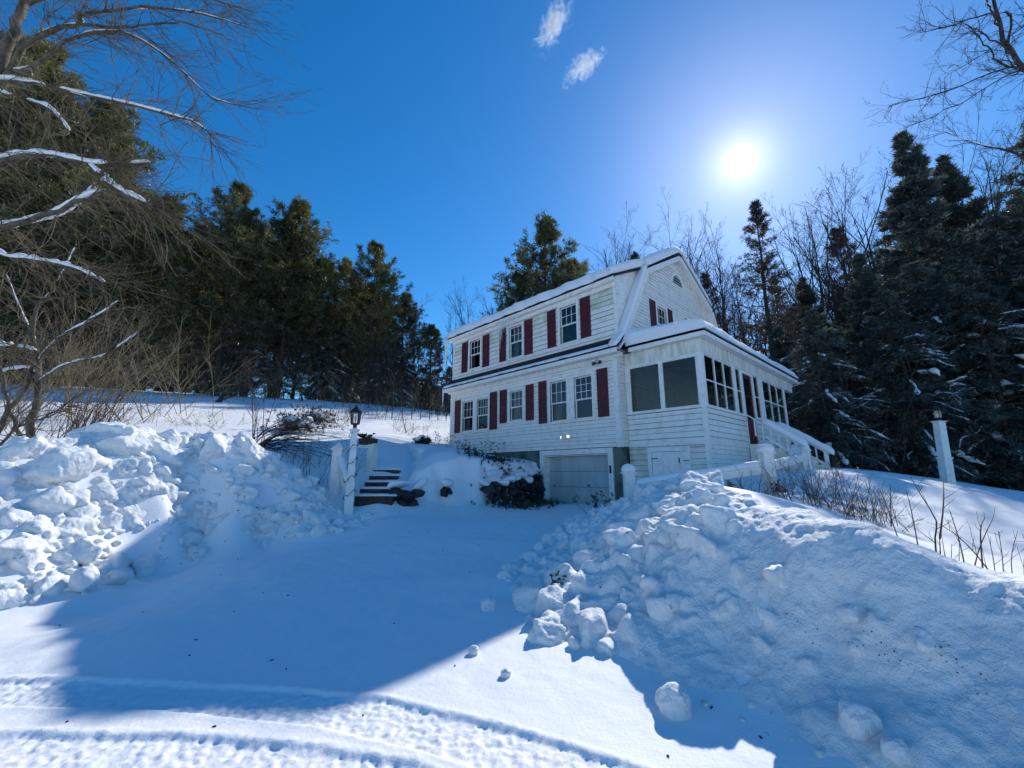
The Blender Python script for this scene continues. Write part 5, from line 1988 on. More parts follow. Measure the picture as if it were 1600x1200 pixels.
GL = 'trees along the upper left lawn'
for a in [
    ('pine', 70, 62, 24, 'tallest dark pine above the snowy branches at the far left', GL, 1.15, 0),
    ('pine', -70, 40, 26, 'tall pine mostly outside the left edge of the picture', GL, 1.1, 1),
    ('pine', 190, 160, 27, 'broad pine right of the tallest one at the left', GL, 1.1, 2),
    ('pine', 262, 300, 29, 'shorter pine filling the slope of the left tree line', GL, 1.2, 1),
    ('pine', 385, 285, 31, 'dark pine with a blunt top behind the drooping twigs', GL, 1.05, 3),
    ('pine', 330, 345, 34, 'low dark pine in the gap of the left tree line', GL, 1.2, 0),
    ('pine', 465, 308, 34, 'tall pine with olive sunlit side left of the gap in the middle', GL, 1.15, 2),
    ('pine', 505, 400, 36, 'smaller pine on the right shoulder of the tall olive one', GL, 1.2, 0),
    ('pine', 592, 378, 37, 'free standing dark pine in the middle of the left tree line', GL, 1.15, 3),
    ('pine', 545, 400, 39, 'thin topped pine just left of the free standing one', GL, 1.0, 1),
    ('pine', 632, 455, 43, 'lower pine right of the free standing one', GL, 1.2, 2),
    ('pine', 676, 505, 48, 'small distant pine nearest the left end of the house', GL, 1.2, 0),
    ('pine', 850, 335, 60, 'tall round topped pine standing right behind the house roof', 'trees behind the house', 1.1, 1),
    ('pine', 812, 425, 58, 'shorter pine left of the round topped one behind the house', 'trees behind the house', 1.1, 3),
    ('pine', 895, 400, 62, 'shorter pine right of the round topped one behind the house', 'trees behind the house', 1.1, 2),
    ('thin', 1176, 310, 27, 'sparse brown conifer between the gable and the sun', 'trees behind the house', 1.0, 0),
    ('spruce', 1402, 208, 25, 'tall pointed spruce left of its darker twin at the right', 'trees of the right wood', 1.2, 0),
    ('spruce', 1475, 238, 27, 'dark spruce right of the tall pointed one', 'trees of the right wood', 1.2, 1),
    ('spruce', 1335, 395, 23, 'low spruce in front of the bare trees right of the sun', 'trees of the right wood', 1.35, 0),
    ('spruce', 1255, 430, 28, 'small spruce right of the sparse brown conifer', 'trees of the right wood', 1.3, 1),
    ('spruce', 1560, 330, 22, 'dark spruce near the right edge of the picture', 'trees of the right wood', 1.3, 0),
    ('hemlock', 1620, 170, 25, 'tall hemlock cut by the right edge of the picture', 'trees of the right wood', 1.1, 0),
]:
    put_px(*a)
GB = 'bare trees behind the house'
for i, (px, py, t) in enumerate([(712, 470, 44), (738, 428, 42), (770, 455, 47), (958, 330, 38), (1000, 352, 42), (1040, 328, 36), (1085, 350, 41), (1122, 330, 33), (1150, 372, 38), (655, 440, 44)]):
    put_px('bare', px, py, t, ('bare tree over the left end of the house roof, leftmost of three', 'bare tree over the left end of the house roof, middle of three', 'bare tree touching the left side of the round topped pine',
                               'bare tree just right of the round topped pine', 'second bare tree right of the round topped pine', 'bare tree straight behind the roof ridge', 'bare tree behind the gable peak',
                               'bare tree just left of the sparse brown conifer', 'low bare tree at the foot of the sparse brown conifer', 'bare tree left of the house beside the small distant pine')[i], GB, 1.0, i)
for i, (px, py, t) in enumerate([(1232, 275, 31), (1262, 300, 34), (1305, 228, 27), (1345, 240, 30), (1385, 300, 33), (1440, 210, 35), (1520, 190, 24), (1570, 120, 22)]):
    put_px('bare', px, py, t, ('bare tree just right of the sparse brown conifer', 'bare tree below the sun and right of it', 'tall bare tree between the sun and the spruces, left of a pair', 'tall bare tree between the sun and the spruces, right of a pair',
                                'bare tree showing behind the pointed spruce', 'bare tree rising between the two tall spruces', 'bare tree right of the twin spruces', 'tallest bare tree at the right edge of the picture')[i], 'bare trees of the right wood', 1.0, i)

for i in range(20):
    px = 925 + i * 21 + (i * 37 % 11)
    py = np.interp(px, [920, 1060, 1100, 1200, 1300, 1350], [395, 375, 400, 395, 350, 340]) + (i * 53 % 50)
    put_px('thin' if i % 5 == 3 else 'brown', px, py, 36 + (i * 31 % 15), 'sparse brown conifer in the thicket between the roof and the right wood' if i % 5 == 3 else 'brown leafless tree of the thicket between the roof and the right wood', 'brown trees between the roof and the right wood', 1.15)

# the dark hemlock edge of the right wood and the fill behind both woods
sky_x = [-200, 0, 60, 270, 300, 380, 470, 530, 590, 640, 690, 780, 800, 860, 920, 1100, 1150, 1250, 1350, 1400, 1500, 1600, 1800]
sky_y = [60, 60, 80, 310, 350, 310, 340, 420, 420, 480, 585, 585, 500, 440, 520, 520, 470, 430, 380, 270, 290, 240, 200]
for i, px in enumerate((1120, 1165, 1215, 1262, 1300, 1345, 1385, 1425, 1462, 1505, 1545, 1585, 1640, 1700)):
    t = 21 - (px - 1120) * .006 + (i % 3) * 1.7
    py = np.interp(px, [1120, 1250, 1350, 1450, 1600, 1700], [520, 470, 450, 380, 330, 300]) + (i * 37 % 50)
    put_px('hemlock', px, py, t, 'dark snowy hemlock at the wood edge, ' + ('behind the porch roof', 'over the right end of the porch roof', 'just right of the porch eave', 'behind the porch handrails', 'right of the porch handrails', 'second right of the porch handrails',
                                'left of the right lamp post, third from it', 'left of the right lamp post, second from it', 'directly behind the right lamp post', 'just right of the right lamp post', 'second right of the right lamp post',
                                'last fully inside the right edge', 'cut by the right edge', 'beyond the right edge')[i], 'hemlocks at the edge of the right wood', 1.25, i)
for i in range(84):
    px = r3.uniform(-120, 720)
    t = r3.uniform(35, 60)
    py = np.interp(px, sky_x, sky_y) + r3.uniform(15, 110)
    put_px(('hemlock', 'pine', 'hemlock', 'pine', 'bare')[i % 5], px, py, t, 'tree deep in the wood beyond the left lawn', 'trees deep in the left wood', 1.2)
for i in range(44):
    px = r3.uniform(940, 1720)
    t = r3.uniform(30, 52)
    py = np.interp(px, sky_x, sky_y) + r3.uniform(40, 170)
    put_px(('hemlock', 'spruce', 'hemlock', 'bare')[i % 4], px, py, t, 'tree deep in the wood beyond the right yard', 'trees deep in the right wood', 1.2)
for i in range(26):
    px = r3.uniform(680, 960)
    put_px(('bare', 'hemlock', 'pine')[i % 3], px, r3.uniform(560, 640), r3.uniform(44, 60), 'tree deep in the wood behind the house', 'trees deep in the wood behind the house', 1.2)

for i in range(16):
    px = 596 + i * 8
    put_px(('hemlock', 'hemlock', 'pine')[i % 3], px, np.interp(px, [590, 640, 720], [520, 560, 600]) + (i * 29 % 30), 44 + (i * 7 % 13), 'tree deep in the wood beyond the left lawn', 'trees deep in the left wood', 1.35)

# bare undergrowth along the wood's edge: saplings and twigs nobody could count
def undergrowth(name, pts, n, hmin, hmax, mat, seed, label=None):
    rg = np.random.default_rng(seed)
    pts = np.asarray(pts, float)
    i = rg.integers(len(pts) - 1, size=n); f = rg.random(n)[:, None]
    b = pts[i] + (pts[i + 1] - pts[i]) * f + rg.normal(size=(n, 2)) * np.array([1.4, 1.8])
    z = height(b[:, 0], b[:, 1], False)
    hh = rg.uniform(hmin, hmax, n)
    N = 6
    P = np.empty((n, N, 3))
    d = rg.normal(size=(n, 3)) * .22; d[:, 2] = 1
    for k in range(N):
        P[:, k, :2] = b + d[:, :2] * (hh * k / (N - 1))[:, None] + rg.normal(size=(n, 2)) * .05 * k
        P[:, k, 2] = z - .1 + hh * k / (N - 1)
    Rr = (.006 + .004 * hh)[:, None] * np.linspace(1, .3, N)[None]
    P2, R2 = grow(P, Rr, 7, .2, 1, .6, .4, .1, (0, 0, .3), 5, rg, rmin=.006)
    P3_, R3 = grow(P2, R2, 4, .2, 1, .6, .5, .1, (0, 0, .1), 3, rg, rmin=.005)
    v, f = cat_mesh([tubes(P, Rr, 4), tubes(P2, R2, 3), tubes(P3_, R3, 3)])
    o = link_mesh(name, v, f, mat)
    tag(o, label, kind='stuff')


undergrowth('undergrowth', [(-36, 26), (-26, 29), (-18, 31), (-11, 32), (-6, 32), (-3, 33)], 150, 2, 7, M_TWIG_D, 5, 'tangle of bare saplings along the edge of the left wood')
undergrowth('undergrowth', [(-30, 26), (-20, 29), (-12, 30.5), (-5, 31)], 110, .8, 2.6, M_TWIG, 6, 'low tan brush at the foot of the left wood')
undergrowth('undergrowth', [(10, 22), (15, 21), (20, 19), (26, 16)], 70, 2, 6, M_TWIG_D, 8, 'bare saplings inside the right wood')


# ------------------------------------------------------------------ shrubs
def shrub(name, label, cat, base, n, h, lean, mat, seed, rad=.2, r0=.009, lv=(5, 4), trop=(0, 0, .1), spread=.35, arch=0.0, leaf=None, leaf_mat_=None, group=None, ang=.55):
    rg = np.random.default_rng(seed)
    bx, by = base
    z0 = hz(bx, by)
    N = 7
    off = rg.normal(size=(n, 2)) * rad
    P = np.empty((n, N, 3)); P[:, 0, :2] = off
    P[:, 0, 2] = height(off[:, 0] + bx, off[:, 1] + by, False) - z0 - .12
    d = rg.normal(size=(n, 3)) * spread + np.array([lean[0], lean[1], 1.0]); d /= np.linalg.norm(d, axis=1, keepdims=True)
    ln = h * rg.uniform(.55, 1.15, n)
    for k in range(1, N):
        d = d + rg.normal(size=d.shape) * .06 + np.array([lean[0] * arch, lean[1] * arch, -arch]) / N * 2
        d /= np.linalg.norm(d, axis=1, keepdims=True)
        P[:, k] = P[:, k - 1] + d * (ln / (N - 1))[:, None]
    Rr = np.full((n, 1), r0) * rg.uniform(.6, 1.3, (n, 1)) * np.linspace(1, .4, N)[None]
    parts = [tubes(P, Rr, 5)]
    Q, Rq = grow(P, Rr, lv[0], .25, 1, ang, .38, .08, trop, 5, rg, rmin=.0025)
    parts.append(tubes(Q, Rq, 3))
    if lv[1]:
        Q2, Rq2 = grow(Q, Rq, lv[1], .2, 1, .6, .5, .1, trop, 4, rg, rmin=.002)
        parts.append(tubes(Q2, Rq2, 3))
        tips = Q2
    else:
        tips = Q
    t = thing(name, label, cat, (bx, by, z0), 0, group)
    v, f = cat_mesh(parts)
    tag(link_mesh('stems', v, f, mat, t), kind='stuff')
    if leaf:
        k = min(leaf, len(tips))
        ii = rg.choice(len(tips), k, replace=False)
        c = tips[ii, -1]; dd = tips[ii, -1] - tips[ii, -2]; dd /= np.linalg.norm(dd, axis=1, keepdims=True) + 1e-9
        lv_, lf_ = blades(c, dd, 5, .06, .02, rg, .8)
        link_mesh('leaves', lv_, lf_, leaf_mat_ or M_DEADLEAF, t)
    return t


def gxy(x, y, t):
    p = at(x, y, t)
    return (p[0], p[1])


shrub('dogwood_shrub', 'fan of upright reddish stems behind the left end of the snow bank', 'shrub', gxy(105, 690, 9.4), 46, 1.55, (.16, .1), M_TWIG_R, 101, .3, .009, (4, 3), spread=.22)
shrub('dogwood_shrub', 'reddish shrub leaning right beside the upright fan of stems', 'shrub', gxy(118, 688, 9.6), 26, 1.9, (.5, .1), M_TWIG_R, 102, .16, .011, (4, 3), spread=.18)
shrub('tangled_shrub', 'tall tan tangle of twigs at the left edge behind the small crooked tree', 'shrub', gxy(30, 660, 11.5), 30, 3.8, (.1, 0), M_TWIG, 103, .8, .014, (7, 6), spread=.38)
shrub('tangled_shrub', 'tan tangle of twigs right of the small crooked tree', 'shrub', gxy(130, 640, 13.5), 30, 3.6, (.15, 0), M_TWIG, 104, 1.0, .014, (7, 6), spread=.42)
shrub('tangled_shrub', 'loose grey twigs hanging before the dark pines left of the arching shrub', 'shrub', gxy(235, 630, 17), 20, 4.2, (.3, 0), M_TWIG, 105, 1.3, .014, (7, 6), spread=.45, arch=.15)
shrub('arching_shrub', 'dark shrub arching to the right behind the end of the left bank', 'shrub', gxy(397, 704, 11.6), 34, 2.2, (.75, .05), M_TWIG_D, 106, .16, .012, (4, 3), spread=.28, arch=.55, trop=(.1, 0, -.2))
shrub('slender_shrub', 'few thin upright stems at the foot of the arching shrub', 'shrub', gxy(400, 700, 11.7), 7, 2.5, (.02, 0), M_TWIG_D, 107, .1, .012, (4, 3), spread=.12)
shrub('dry_perennials', 'dark dead stalks in the snow left of the stair railing', 'plant', gxy(478, 720, 11.4), 46, .75, (.1, 0), M_TWIG_D, 108, .45, .006, (3, 2), spread=.22)
shrub('dry_perennials', 'small dead stalks poking from the snow below the stair railing', 'plant', gxy(485, 738, 10.6), 14, .4, (.1, 0), M_TWIG_D, 109, .22, .005, (3, 2), spread=.4)
shrub('brush_pile', 'low snowy brush pile on the lawn behind the left bank', 'shrub', gxy(290, 662, 14.0), 90, .7, (.0, 0), M_TWIG, 110, .8, .007, (3, 2), spread=1.2, trop=(0, 0, -.3))
for i, (x, y, t, n, h) in enumerate([(640, 650, 21, 30, 1.1), (590, 648, 24, 30, 1.6), (540, 650, 22, 22, 1.5), (510, 655, 19, 26, 1.3)]):
    shrub('dry_shrub', 'small bare shrub on the lawn before the wood, %s' % ('nearest the house', 'second from the house', 'behind the lantern', 'left of the lantern')[i], 'shrub', gxy(x, y, t), n, h, (.1, 0), M_TWIG_D, 120 + i, .5, .008, (4, 3), spread=.4)
# snow laden evergreen bushes beyond the arching shrub
for i, (x, y, t, s, lab) in enumerate([(468, 640, 15.5, .62, 'snow covered evergreen bush above the arching shrub'), (497, 640, 19.5, .52, 'small snow capped evergreen bush left of the lantern'), (662, 672, 18, .3, 'flattened evergreen bush in the sunlit snow behind the lamp post')]):
    p = gxy(x, y, t); z = hz(*p)
    tt = thing('evergreen_bush', lab, 'bush', (p[0], p[1], z))
    rg_ = np.random.default_rng(200 + i)
    c = rg_.normal(size=(300, 3)) * [.34, .34, .26]; c[:, 2] = np.abs(c[:, 2]); c *= s / .5 * (.6 if i == 2 else 1)
    d = c / (np.linalg.norm(c, axis=1, keepdims=True) + 1e-6) + [0, 0, .3]
    v, f = blades(c, d, 9, .10, .018, rg_, .7); link_mesh('leaves', v, f, M_YEW, tt)
    m = MB()
    for k in range(26 if i < 2 else 7):
        a = rg_.random() * 6.28; r_ = rg_.random() ** .5 * s * .9
        v, f = hull_chunk(np.array([r_ * math.cos(a), r_ * math.sin(a), s * (.85 - .6 * (r_ / s) ** 2)]), np.array([.2, .17, .09]) * rg_.uniform(.7, 1.3), rg_); m.add(v, f)
    tag(m.build('snow', M_SNOW, tt, True), kind='stuff')
# evergreen sprigs and shrubs on the stone wall
for i, (x, y, t, lab, n) in enumerate([(800, 738, 13.3, 'dark evergreen shrub poking through the snow over the stone wall', 240), (838, 728, 14.2, 'evergreen sprigs at the right end of the stone wall beside the garage', 90), (760, 735, 13.0, 'evergreen sprigs on the left of the snowy stone wall', 80)]):
    p = gxy(x, y, t); z = hz(*p)
    tt = thing('evergreen_shrub', lab, 'shrub', (p[0], p[1], z))
    rg_ = np.random.default_rng(220 + i)
    c = rg_.normal(size=(n, 3)) * [.42, .42, .1]
    c[:, 2] = height(c[:, 0] + p[0], c[:, 1] + p[1], False) - z + np.abs(rg_.normal(size=n)) * .08
    d = rg_.normal(size=(n, 3)) * .5 + [-.2, -.5, .8]; d /= np.linalg.norm(d, axis=1, keepdims=True)
    v, f = blades(c, d, 8, .10, .02, rg_, .6); link_mesh('leaves', v, f, M_YEW, tt)
# dead flower stalks along the house front
for i, xl in enumerate((-8.7, -8.1, -7.3, -6.6, -5.7, -5.0)):
    p = H(xl, -.75, 0)
    shrub('dead_flower', ('dead flower stalks at the left corner of the house', 'dead flower stalks under the left shutter of the lower window pair', 'dead flower stalks under the lower window pair', 'dead flower stalks right of the lower window pair', 'dead flower stalks left of the single lower window', 'dead flower stalks under the single lower window')[i], 'plant', (p[0], p[1]), 6, .62, (.05, 0), M_TWIG_D, 140 + i, .14, .004, (3, 0), spread=.2, leaf=14, group='dead flowers along the house front')
shrub('dry_shrub', 'dry leafy stems in front of the garage door beside the left fence post', 'plant', gxy(938, 790, 11.0), 14, .65, (.15, 0), M_TWIG_D, 150, .16, .005, (4, 2), spread=.4, leaf=40)
shrub('dry_shrub', 'small dead sprig in the rubble left of the left fence post', 'plant', gxy(960, 812, 8.4), 7, .3, (0, 0), M_TWIG_D, 151, .1, .004, (3, 2), spread=.6, leaf=14)
# brambles behind the right bank
for i, (x, y, t, n, h) in enumerate([(1130, 762, 8.2, 14, .75), (1165, 770, 8.0, 14, .6), (1215, 785, 7.9, 26, .8), (1255, 792, 7.9, 34, .9), (1292, 802, 7.6, 40, .95), (1328, 812, 7.3, 40, .9), (1360, 825, 6.9, 26, .75), (1395, 845, 6.4, 22, .55), (1300, 830, 6.8, 30, .5), (1345, 842, 6.3, 30, .4)]):
    shrub('bramble', ('thin bramble under the middle of the fence', 'thin bramble left of the middle fence post', 'bramble just right of the middle fence post', 'bramble below the last fence rail', 'densest bramble below the porch handrails', 'dense bramble right of the porch handrails', 'bramble at the right end of the bramble row', 'low bramble beside the first forked sapling', 'low bramble on the bank crest below the densest one', 'low bramble on the bank crest at the right')[i], 'shrub', gxy(x, y, t), int(n * .6), h, (0, 0), M_TWIG_R, 160 + i, .28, .0055, (4, 3), spread=.5, group='brambles behind the right bank')
for i, (x, y, t, lab) in enumerate([(1138, 757, 8.1, 'orange dried leaves beside the middle fence rail'), (1217, 778, 7.9, 'orange dried leaves right of the middle fence post'), (876, 962, 4.75, 'brown dead leaf clump stuck in the rubble of the right bank')]):
    p = gxy(x, y, t); z = hz(*p)
    tt = thing('dried_leaves', lab, 'plant', (p[0], p[1], z + (.12 if i == 2 else .2)))
    rg_ = np.random.default_rng(240 + i)
    c = rg_.normal(size=(34, 3)) * [.05, .05, .07]
    v, f = blades(c, rg_.normal(size=(34, 3)), 3, .06, .022, rg_, .6); link_mesh('leaves', v, f, M_DRYLEAF if i < 2 else M_DEADLEAF, tt)
    m = MB(); m.tube([(0, 0, -.35), (.01, 0, -.1), (0, 0, .05)], [.006, .005, .003], 5); m.build('stem', M_TWIG_D, tt)


# taller canes at the right, each traced from its own stem
def canes(label, lines, t, mat, seed, r0=.008, tw=4):
    rg = np.random.default_rng(seed)
    b = at(*lines[0][0], t)
    tt = thing('sapling', label, 'shrub', (b[0], b[1], b[2]))
    for ln in lines:
        parts = []
        pts = np.array([at(x, y, t + .12 * rg.normal()) for x, y in ln]) - b
        pts[0, 2] -= .15
        S = spline(pts, 9)
        Rr = r0 * np.linspace(1, .35, 9)
        parts.append(tubes(S[None], Rr[None], 5))
        if tw:
            Q, Rq = grow(S[None], Rr[None], tw, .35, .98, .6, .3, .08, (0, 0, .15), 5, rg, rmin=.002)
            parts.append(tubes(Q, Rq, 3))
        v, f = cat_mesh(parts)
        link_mesh('stem', v, f, mat, tt)


canes('slim forked sapling left of the tall forked one behind the right bank', [[(1417, 868), (1387, 795), (1375, 767)], [(1388, 797), (1391, 756)]], 4.05, M_TWIG_R, 301, .006)
canes('single thin cane between two forked saplings behind the right bank', [[(1437, 868), (1425, 803), (1416, 767)]], 3.95, M_TWIG_R, 302, .006)
canes('tallest forked sapling behind the right bank', [[(1460, 880), (1461, 840), (1463, 814), (1440, 775), (1423, 746)], [(1463, 814), (1474, 790), (1474, 751)], [(1466, 880), (1468, 840)]], 3.8, M_TWIG_R, 303, .008)
canes('long cane leaning down to the right behind the right bank', [[(1578, 934), (1547, 895), (1503, 843), (1463, 816)]], 3.45, M_TWIG_D, 304, .0065, 6)
canes('forked sapling with upright tips right of the tallest one', [[(1508, 900), (1529, 861), (1551, 811)], [(1529, 861), (1532, 830), (1539, 809)], [(1510, 898), (1500, 850), (1485, 800)]], 3.55, M_TWIG_R, 305, .0065)
canes('bundle of thin canes at the right edge of the picture', [[(1555, 925), (1553, 880), (1545, 840)], [(1565, 926), (1566, 870), (1560, 830)], [(1585, 935), (1580, 880), (1590, 830)], [(1598, 936), (1600, 880), (1608, 840)]], 3.3, M_TWIG_R, 306, .0045)
canes('short stub canes between the saplings behind the right bank', [[(1492, 894), (1499, 843)], [(1480, 880), (1487, 850)], [(1475, 868), (1471, 835)]], 3.7, M_TWIG_R, 307, .0045, 2)

# ------------------------------------------------------------------ small crooked tree and the big snowy branches at the left edge
rgA = np.random.default_rng(900)


def px_tree(name, label, lines, mat, seed, lev, trop, group=None):
    """lines: list of (pixel path with distances, r0, r1, snow)"""
    rg = np.random.default_rng(seed)
    b = at(lines[0][0][0][0], lines[0][0][0][1], lines[0][0][0][2])
    b[2] = hz(b[0], b[1])
    t = thing(name, label, 'tree', tuple(b), 0, group)
    limb_parts, tw, snows = [], [], []
    for j, (path, r0, r1, snow) in enumerate(lines):
        pts = np.array([at(x, y, d) for x, y, d in path]) - b
        if j == 0:
            pts[0, 2] = -.3
        S = spline(pts, 16)
        S[1:-1] += rg.normal(size=(14, 3)) * .02
        Rr = np.linspace(r0, r1, 16)
        limb_parts.append((tubes(S[None], Rr[None], 8), j))
        if lev[0] and j >= lev[3]:
            Q, Rq = grow(S[None], Rr[None], int(lev[0] * max(.5, np.linalg.norm(pts[-1] - pts[0]))), .12, 1.0, .75, .0, .10, trop, 8, rg, rf=.35, rmin=.006, lmin=1, angj=.3) if False else (None, None)
            n = int(lev[0] * max(1.0, np.linalg.norm(np.diff(S, axis=0), axis=1).sum()))
            s = rg.uniform(.10, 1.0, n)
            k = np.clip((s * 15).astype(int), 0, 14)
            O = S[k] + (S[k + 1] - S[k]) * (s * 15 - k)[:, None]
            T = S[k + 1] - S[k]; T /= np.linalg.norm(T, axis=1, keepdims=True)
            D = T * .55 + rg.normal(size=(n, 3)) * .5 + np.asarray(trop) * .8
            D /= np.linalg.norm(D, axis=1, keepdims=True)
            L = rg.uniform(.35, 1.0, n) * lev[1]
            Q = np.empty((n, 8, 3)); Q[:, 0] = O
            for q in range(1, 8):
                D = D + rg.normal(size=D.shape) * .15 + np.asarray(trop) / 12
                D /= np.linalg.norm(D, axis=1, keepdims=True)
                Q[:, q] = Q[:, q - 1] + D * (L / 7)[:, None]
            Rq = np.minimum(.010, np.interp(s, [0, 1], [r0, r1]) * .5 + .002)[:, None] * np.linspace(1, .35, 8)[None]
            tw.append(tubes(Q, Rq, 4))
            Q2, R2 = grow(Q, Rq, lev[2], .2, 1, .55, .42, .08, np.asarray(trop) * .6, 5, rg, rmin=.0028)
            tw.append(tubes(Q2, R2, 3))
            Q3, R3_ = grow(Q2, R2, 3, .25, 1, .6, .5, .08, np.asarray(trop) * .4, 3, rg, rmin=.0022)
            tw.append(tubes(Q3, R3_, 3))
        if snow:
            S2 = spline(pts, 70)
            R2_ = np.linspace(r0, r1, 70)
            nz = fbm(S2 * 3.5 + 7, 3, seed=seed + j)
            keep = nz > -.42
            run = []
            for q in range(71):
                if q < 70 and keep[q]:
                    run.append(q)
                else:
                    if len(run) > 5:
                        snows.append((S2[run], R2_[run], snow))
                    run = []
    for (v, f), j in limb_parts:
        link_mesh('trunk' if j < lev[3] else 'limb', v, f, mat, t, True)
    if tw:
        v, f = cat_mesh(tw)
        link_mesh('twigs', v, f, M_TWIG_M if mat is M_BARK else mat, t)
    for S2, R2_, sn in snows:
        k = len(S2)
        e = np.sqrt(np.clip(1 - (1 - np.clip(np.minimum(np.arange(k), np.arange(k)[::-1]) / 3.0, 0, 1)) ** 2, 0.02, 1))
        w = (R2_ * .95 + .022) * sn * e * (1 + .3 * fbm(S2 * 9, 2, seed=5)); h_ = (R2_ * .85 + .042) * sn * e * (1 + .75 * fbm(S2 * 6, 3, seed=6))
        T = np.gradient(S2, axis=0); T /= np.linalg.norm(T, axis=1, keepdims=True)
        Sd = np.cross(T, [0, 0, 1.0]); Sd /= np.linalg.norm(Sd, axis=1, keepdims=True) + 1e-6
        U = np.cross(Sd, T)
        V = []
        for i in range(8):
            a = 2 * math.pi * i / 8
            V.append(S2 + U * (R2_ * .55)[:, None] + Sd * (math.cos(a) * w)[:, None] + U * ((math.sin(a) if math.sin(a) > 0 else .25 * math.sin(a)) * h_)[:, None])
        V = np.stack(V, 1).reshape(-1, 3)
        F = []
        for j in range(k - 1):
            for i in range(8):
                F.append((j * 8 + i, j * 8 + (i + 1) % 8, (j + 1) * 8 + (i + 1) % 8, (j + 1) * 8 + i))
        F.append(tuple(range(7, -1, -1))); F.append(tuple(range((k - 1) * 8, k * 8)))
        link_mesh('limb_snow', V, F, M_SNOW, t, True)
    return t


px_tree('maple_tree', 'large bare tree at the left edge with thick snow on its long limbs', [
    ([(-150, 760, 9.4), (-70, 420, 9.4), (-5, 115, 9.5), (22, 50, 9.6), (38, 0, 9.8), (60, -140, 10.2)], .15, .065, 0),
    ([(-70, 420, 9.4), (-30, 280, 9.1), (20, 246, 8.9), (80, 244, 8.7), (150, 256, 8.5), (235, 254, 8.4)], .085, .022, 1.15),
    ([(140, 258, 8.5), (165, 282, 8.4), (190, 298, 8.3)], .030, .014, 1.1),
    ([(-90, 480, 9.4), (-40, 376, 9.2), (30, 350, 9.0), (85, 336, 8.8), (130, 310, 8.6), (180, 300, 8.4), (225, 316, 8.3), (278, 348, 8.2)], .075, .018, 1.2),
    ([(130, 312, 8.6), (155, 285, 8.6), (178, 264, 8.6)], .026, .014, 1.1),
    ([(-40, 250, 9.4), (-20, 135, 9.4), (50, 130, 9.3), (130, 148, 9.2), (215, 166, 9.0), (292, 188, 9.0), (330, 210, 9)], .055, .012, 1.0),
    ([(-20, 140, 9.4), (20, 150, 9.3), (75, 168, 9.2), (108, 204, 9.0)], .035, .010, 1.0),
    ([(0, 140, 9.5), (38, 72, 9.6), (80, 46, 9.6), (125, 36, 9.7), (132, 22, 9.7), (210, 14, 9.8), (300, 18, 9.9), (385, 42, 10)], .075, .010, .35),
    ([(120, 36, 9.7), (190, 44, 9.8), (270, 34, 9.8), (350, 55, 9.9)], .035, .008, 0),
    ([(10, 110, 9.6), (60, 100, 9.4), (110, 62, 9.5), (150, 48, 9.6), (205, 54, 9.6), (265, 92, 9.6), (330, 150, 9.6), (405, 172, 9.6)], .050, .007, .3),
    ([(38, 10, 9.8), (95, -12, 10), (200, -30, 10.2), (300, -10, 10.3), (385, 15, 10.4)], .05, .008, 0),
    ([(-100, 520, 9.4), (-40, 405, 9.0), (20, 402, 8.9), (80, 410, 8.8), (120, 420, 8.7), (163, 441, 8.6)], .045, .012, 1.1),
    ([(-80, 600, 9.3), (-30, 550, 8.9), (10, 540, 8.8), (55, 548, 8.7)], .045, .015, 1.3),
    ([(-5, 120, 9.5), (-40, 60, 9.8), (-60, -40, 10)], .07, .03, 0),
], M_BARK, 901, (11, 1.8, 5, 1), (.22, 0, -.12))
px_tree('crooked_tree', 'small crooked many stemmed tree leaning over the left end of the snow bank', [
    ([(38, 700, 8.9), (54, 656, 8.9), (59, 608, 8.9), (58, 560, 8.9), (52, 520, 8.9), (60, 470, 9.0)], .075, .03, 0),
    ([(-14, 700, 8.7), (0, 664, 8.7), (16, 638, 8.7), (40, 608, 8.8), (50, 570, 8.8), (70, 520, 8.9)], .06, .02, 0),
    ([(-20, 720, 8.6), (26, 670, 8.6), (68, 654, 8.5), (118, 634, 8.5)], .03, .008, 0),
    ([(36, 700, 8.9), (20, 660, 9), (4, 600, 9), (-4, 540, 9)], .045, .02, 0),
    ([(58, 565, 8.9), (90, 530, 8.8), (140, 500, 8.7), (185, 470, 8.6)], .03, .008, .6),
    ([(56, 600, 8.9), (100, 570, 8.8), (160, 555, 8.7), (215, 520, 8.7)], .025, .007, .6),
    ([(58, 585, 8.9), (40, 575, 8.8), (5, 580, 8.7)], .025, .01, .9),
    ([(54, 530, 8.9), (30, 480, 9), (10, 430, 9.1)], .03, .008, .3),
    ([(60, 480, 9.0), (95, 430, 9), (120, 380, 9.1)], .025, .006, .3),
    ([(66, 656, 8.5), (120, 620, 8.4), (165, 600, 8.3)], .016, .005, 0),
], M_BARK, 902, (9, 1.15, 5, 2), (.05, 0, .12))
px_tree('leaning_sapling', 'small dark leaning trunk alone on the upper left lawn', [
    ([(332, 637, 24), (345, 622, 24), (352, 612, 24), (362, 600, 24)], .16, .06, 0),
    ([(343, 624, 24), (355, 622, 23.8), (372, 616, 23.7)], .07, .03, 0),
    ([(350, 614, 24), (342, 600, 24), (340, 588, 24)], .07, .03, 0),
], M_BARK_D, 903, (6, 1.2, 4, 1), (0, 0, .1))
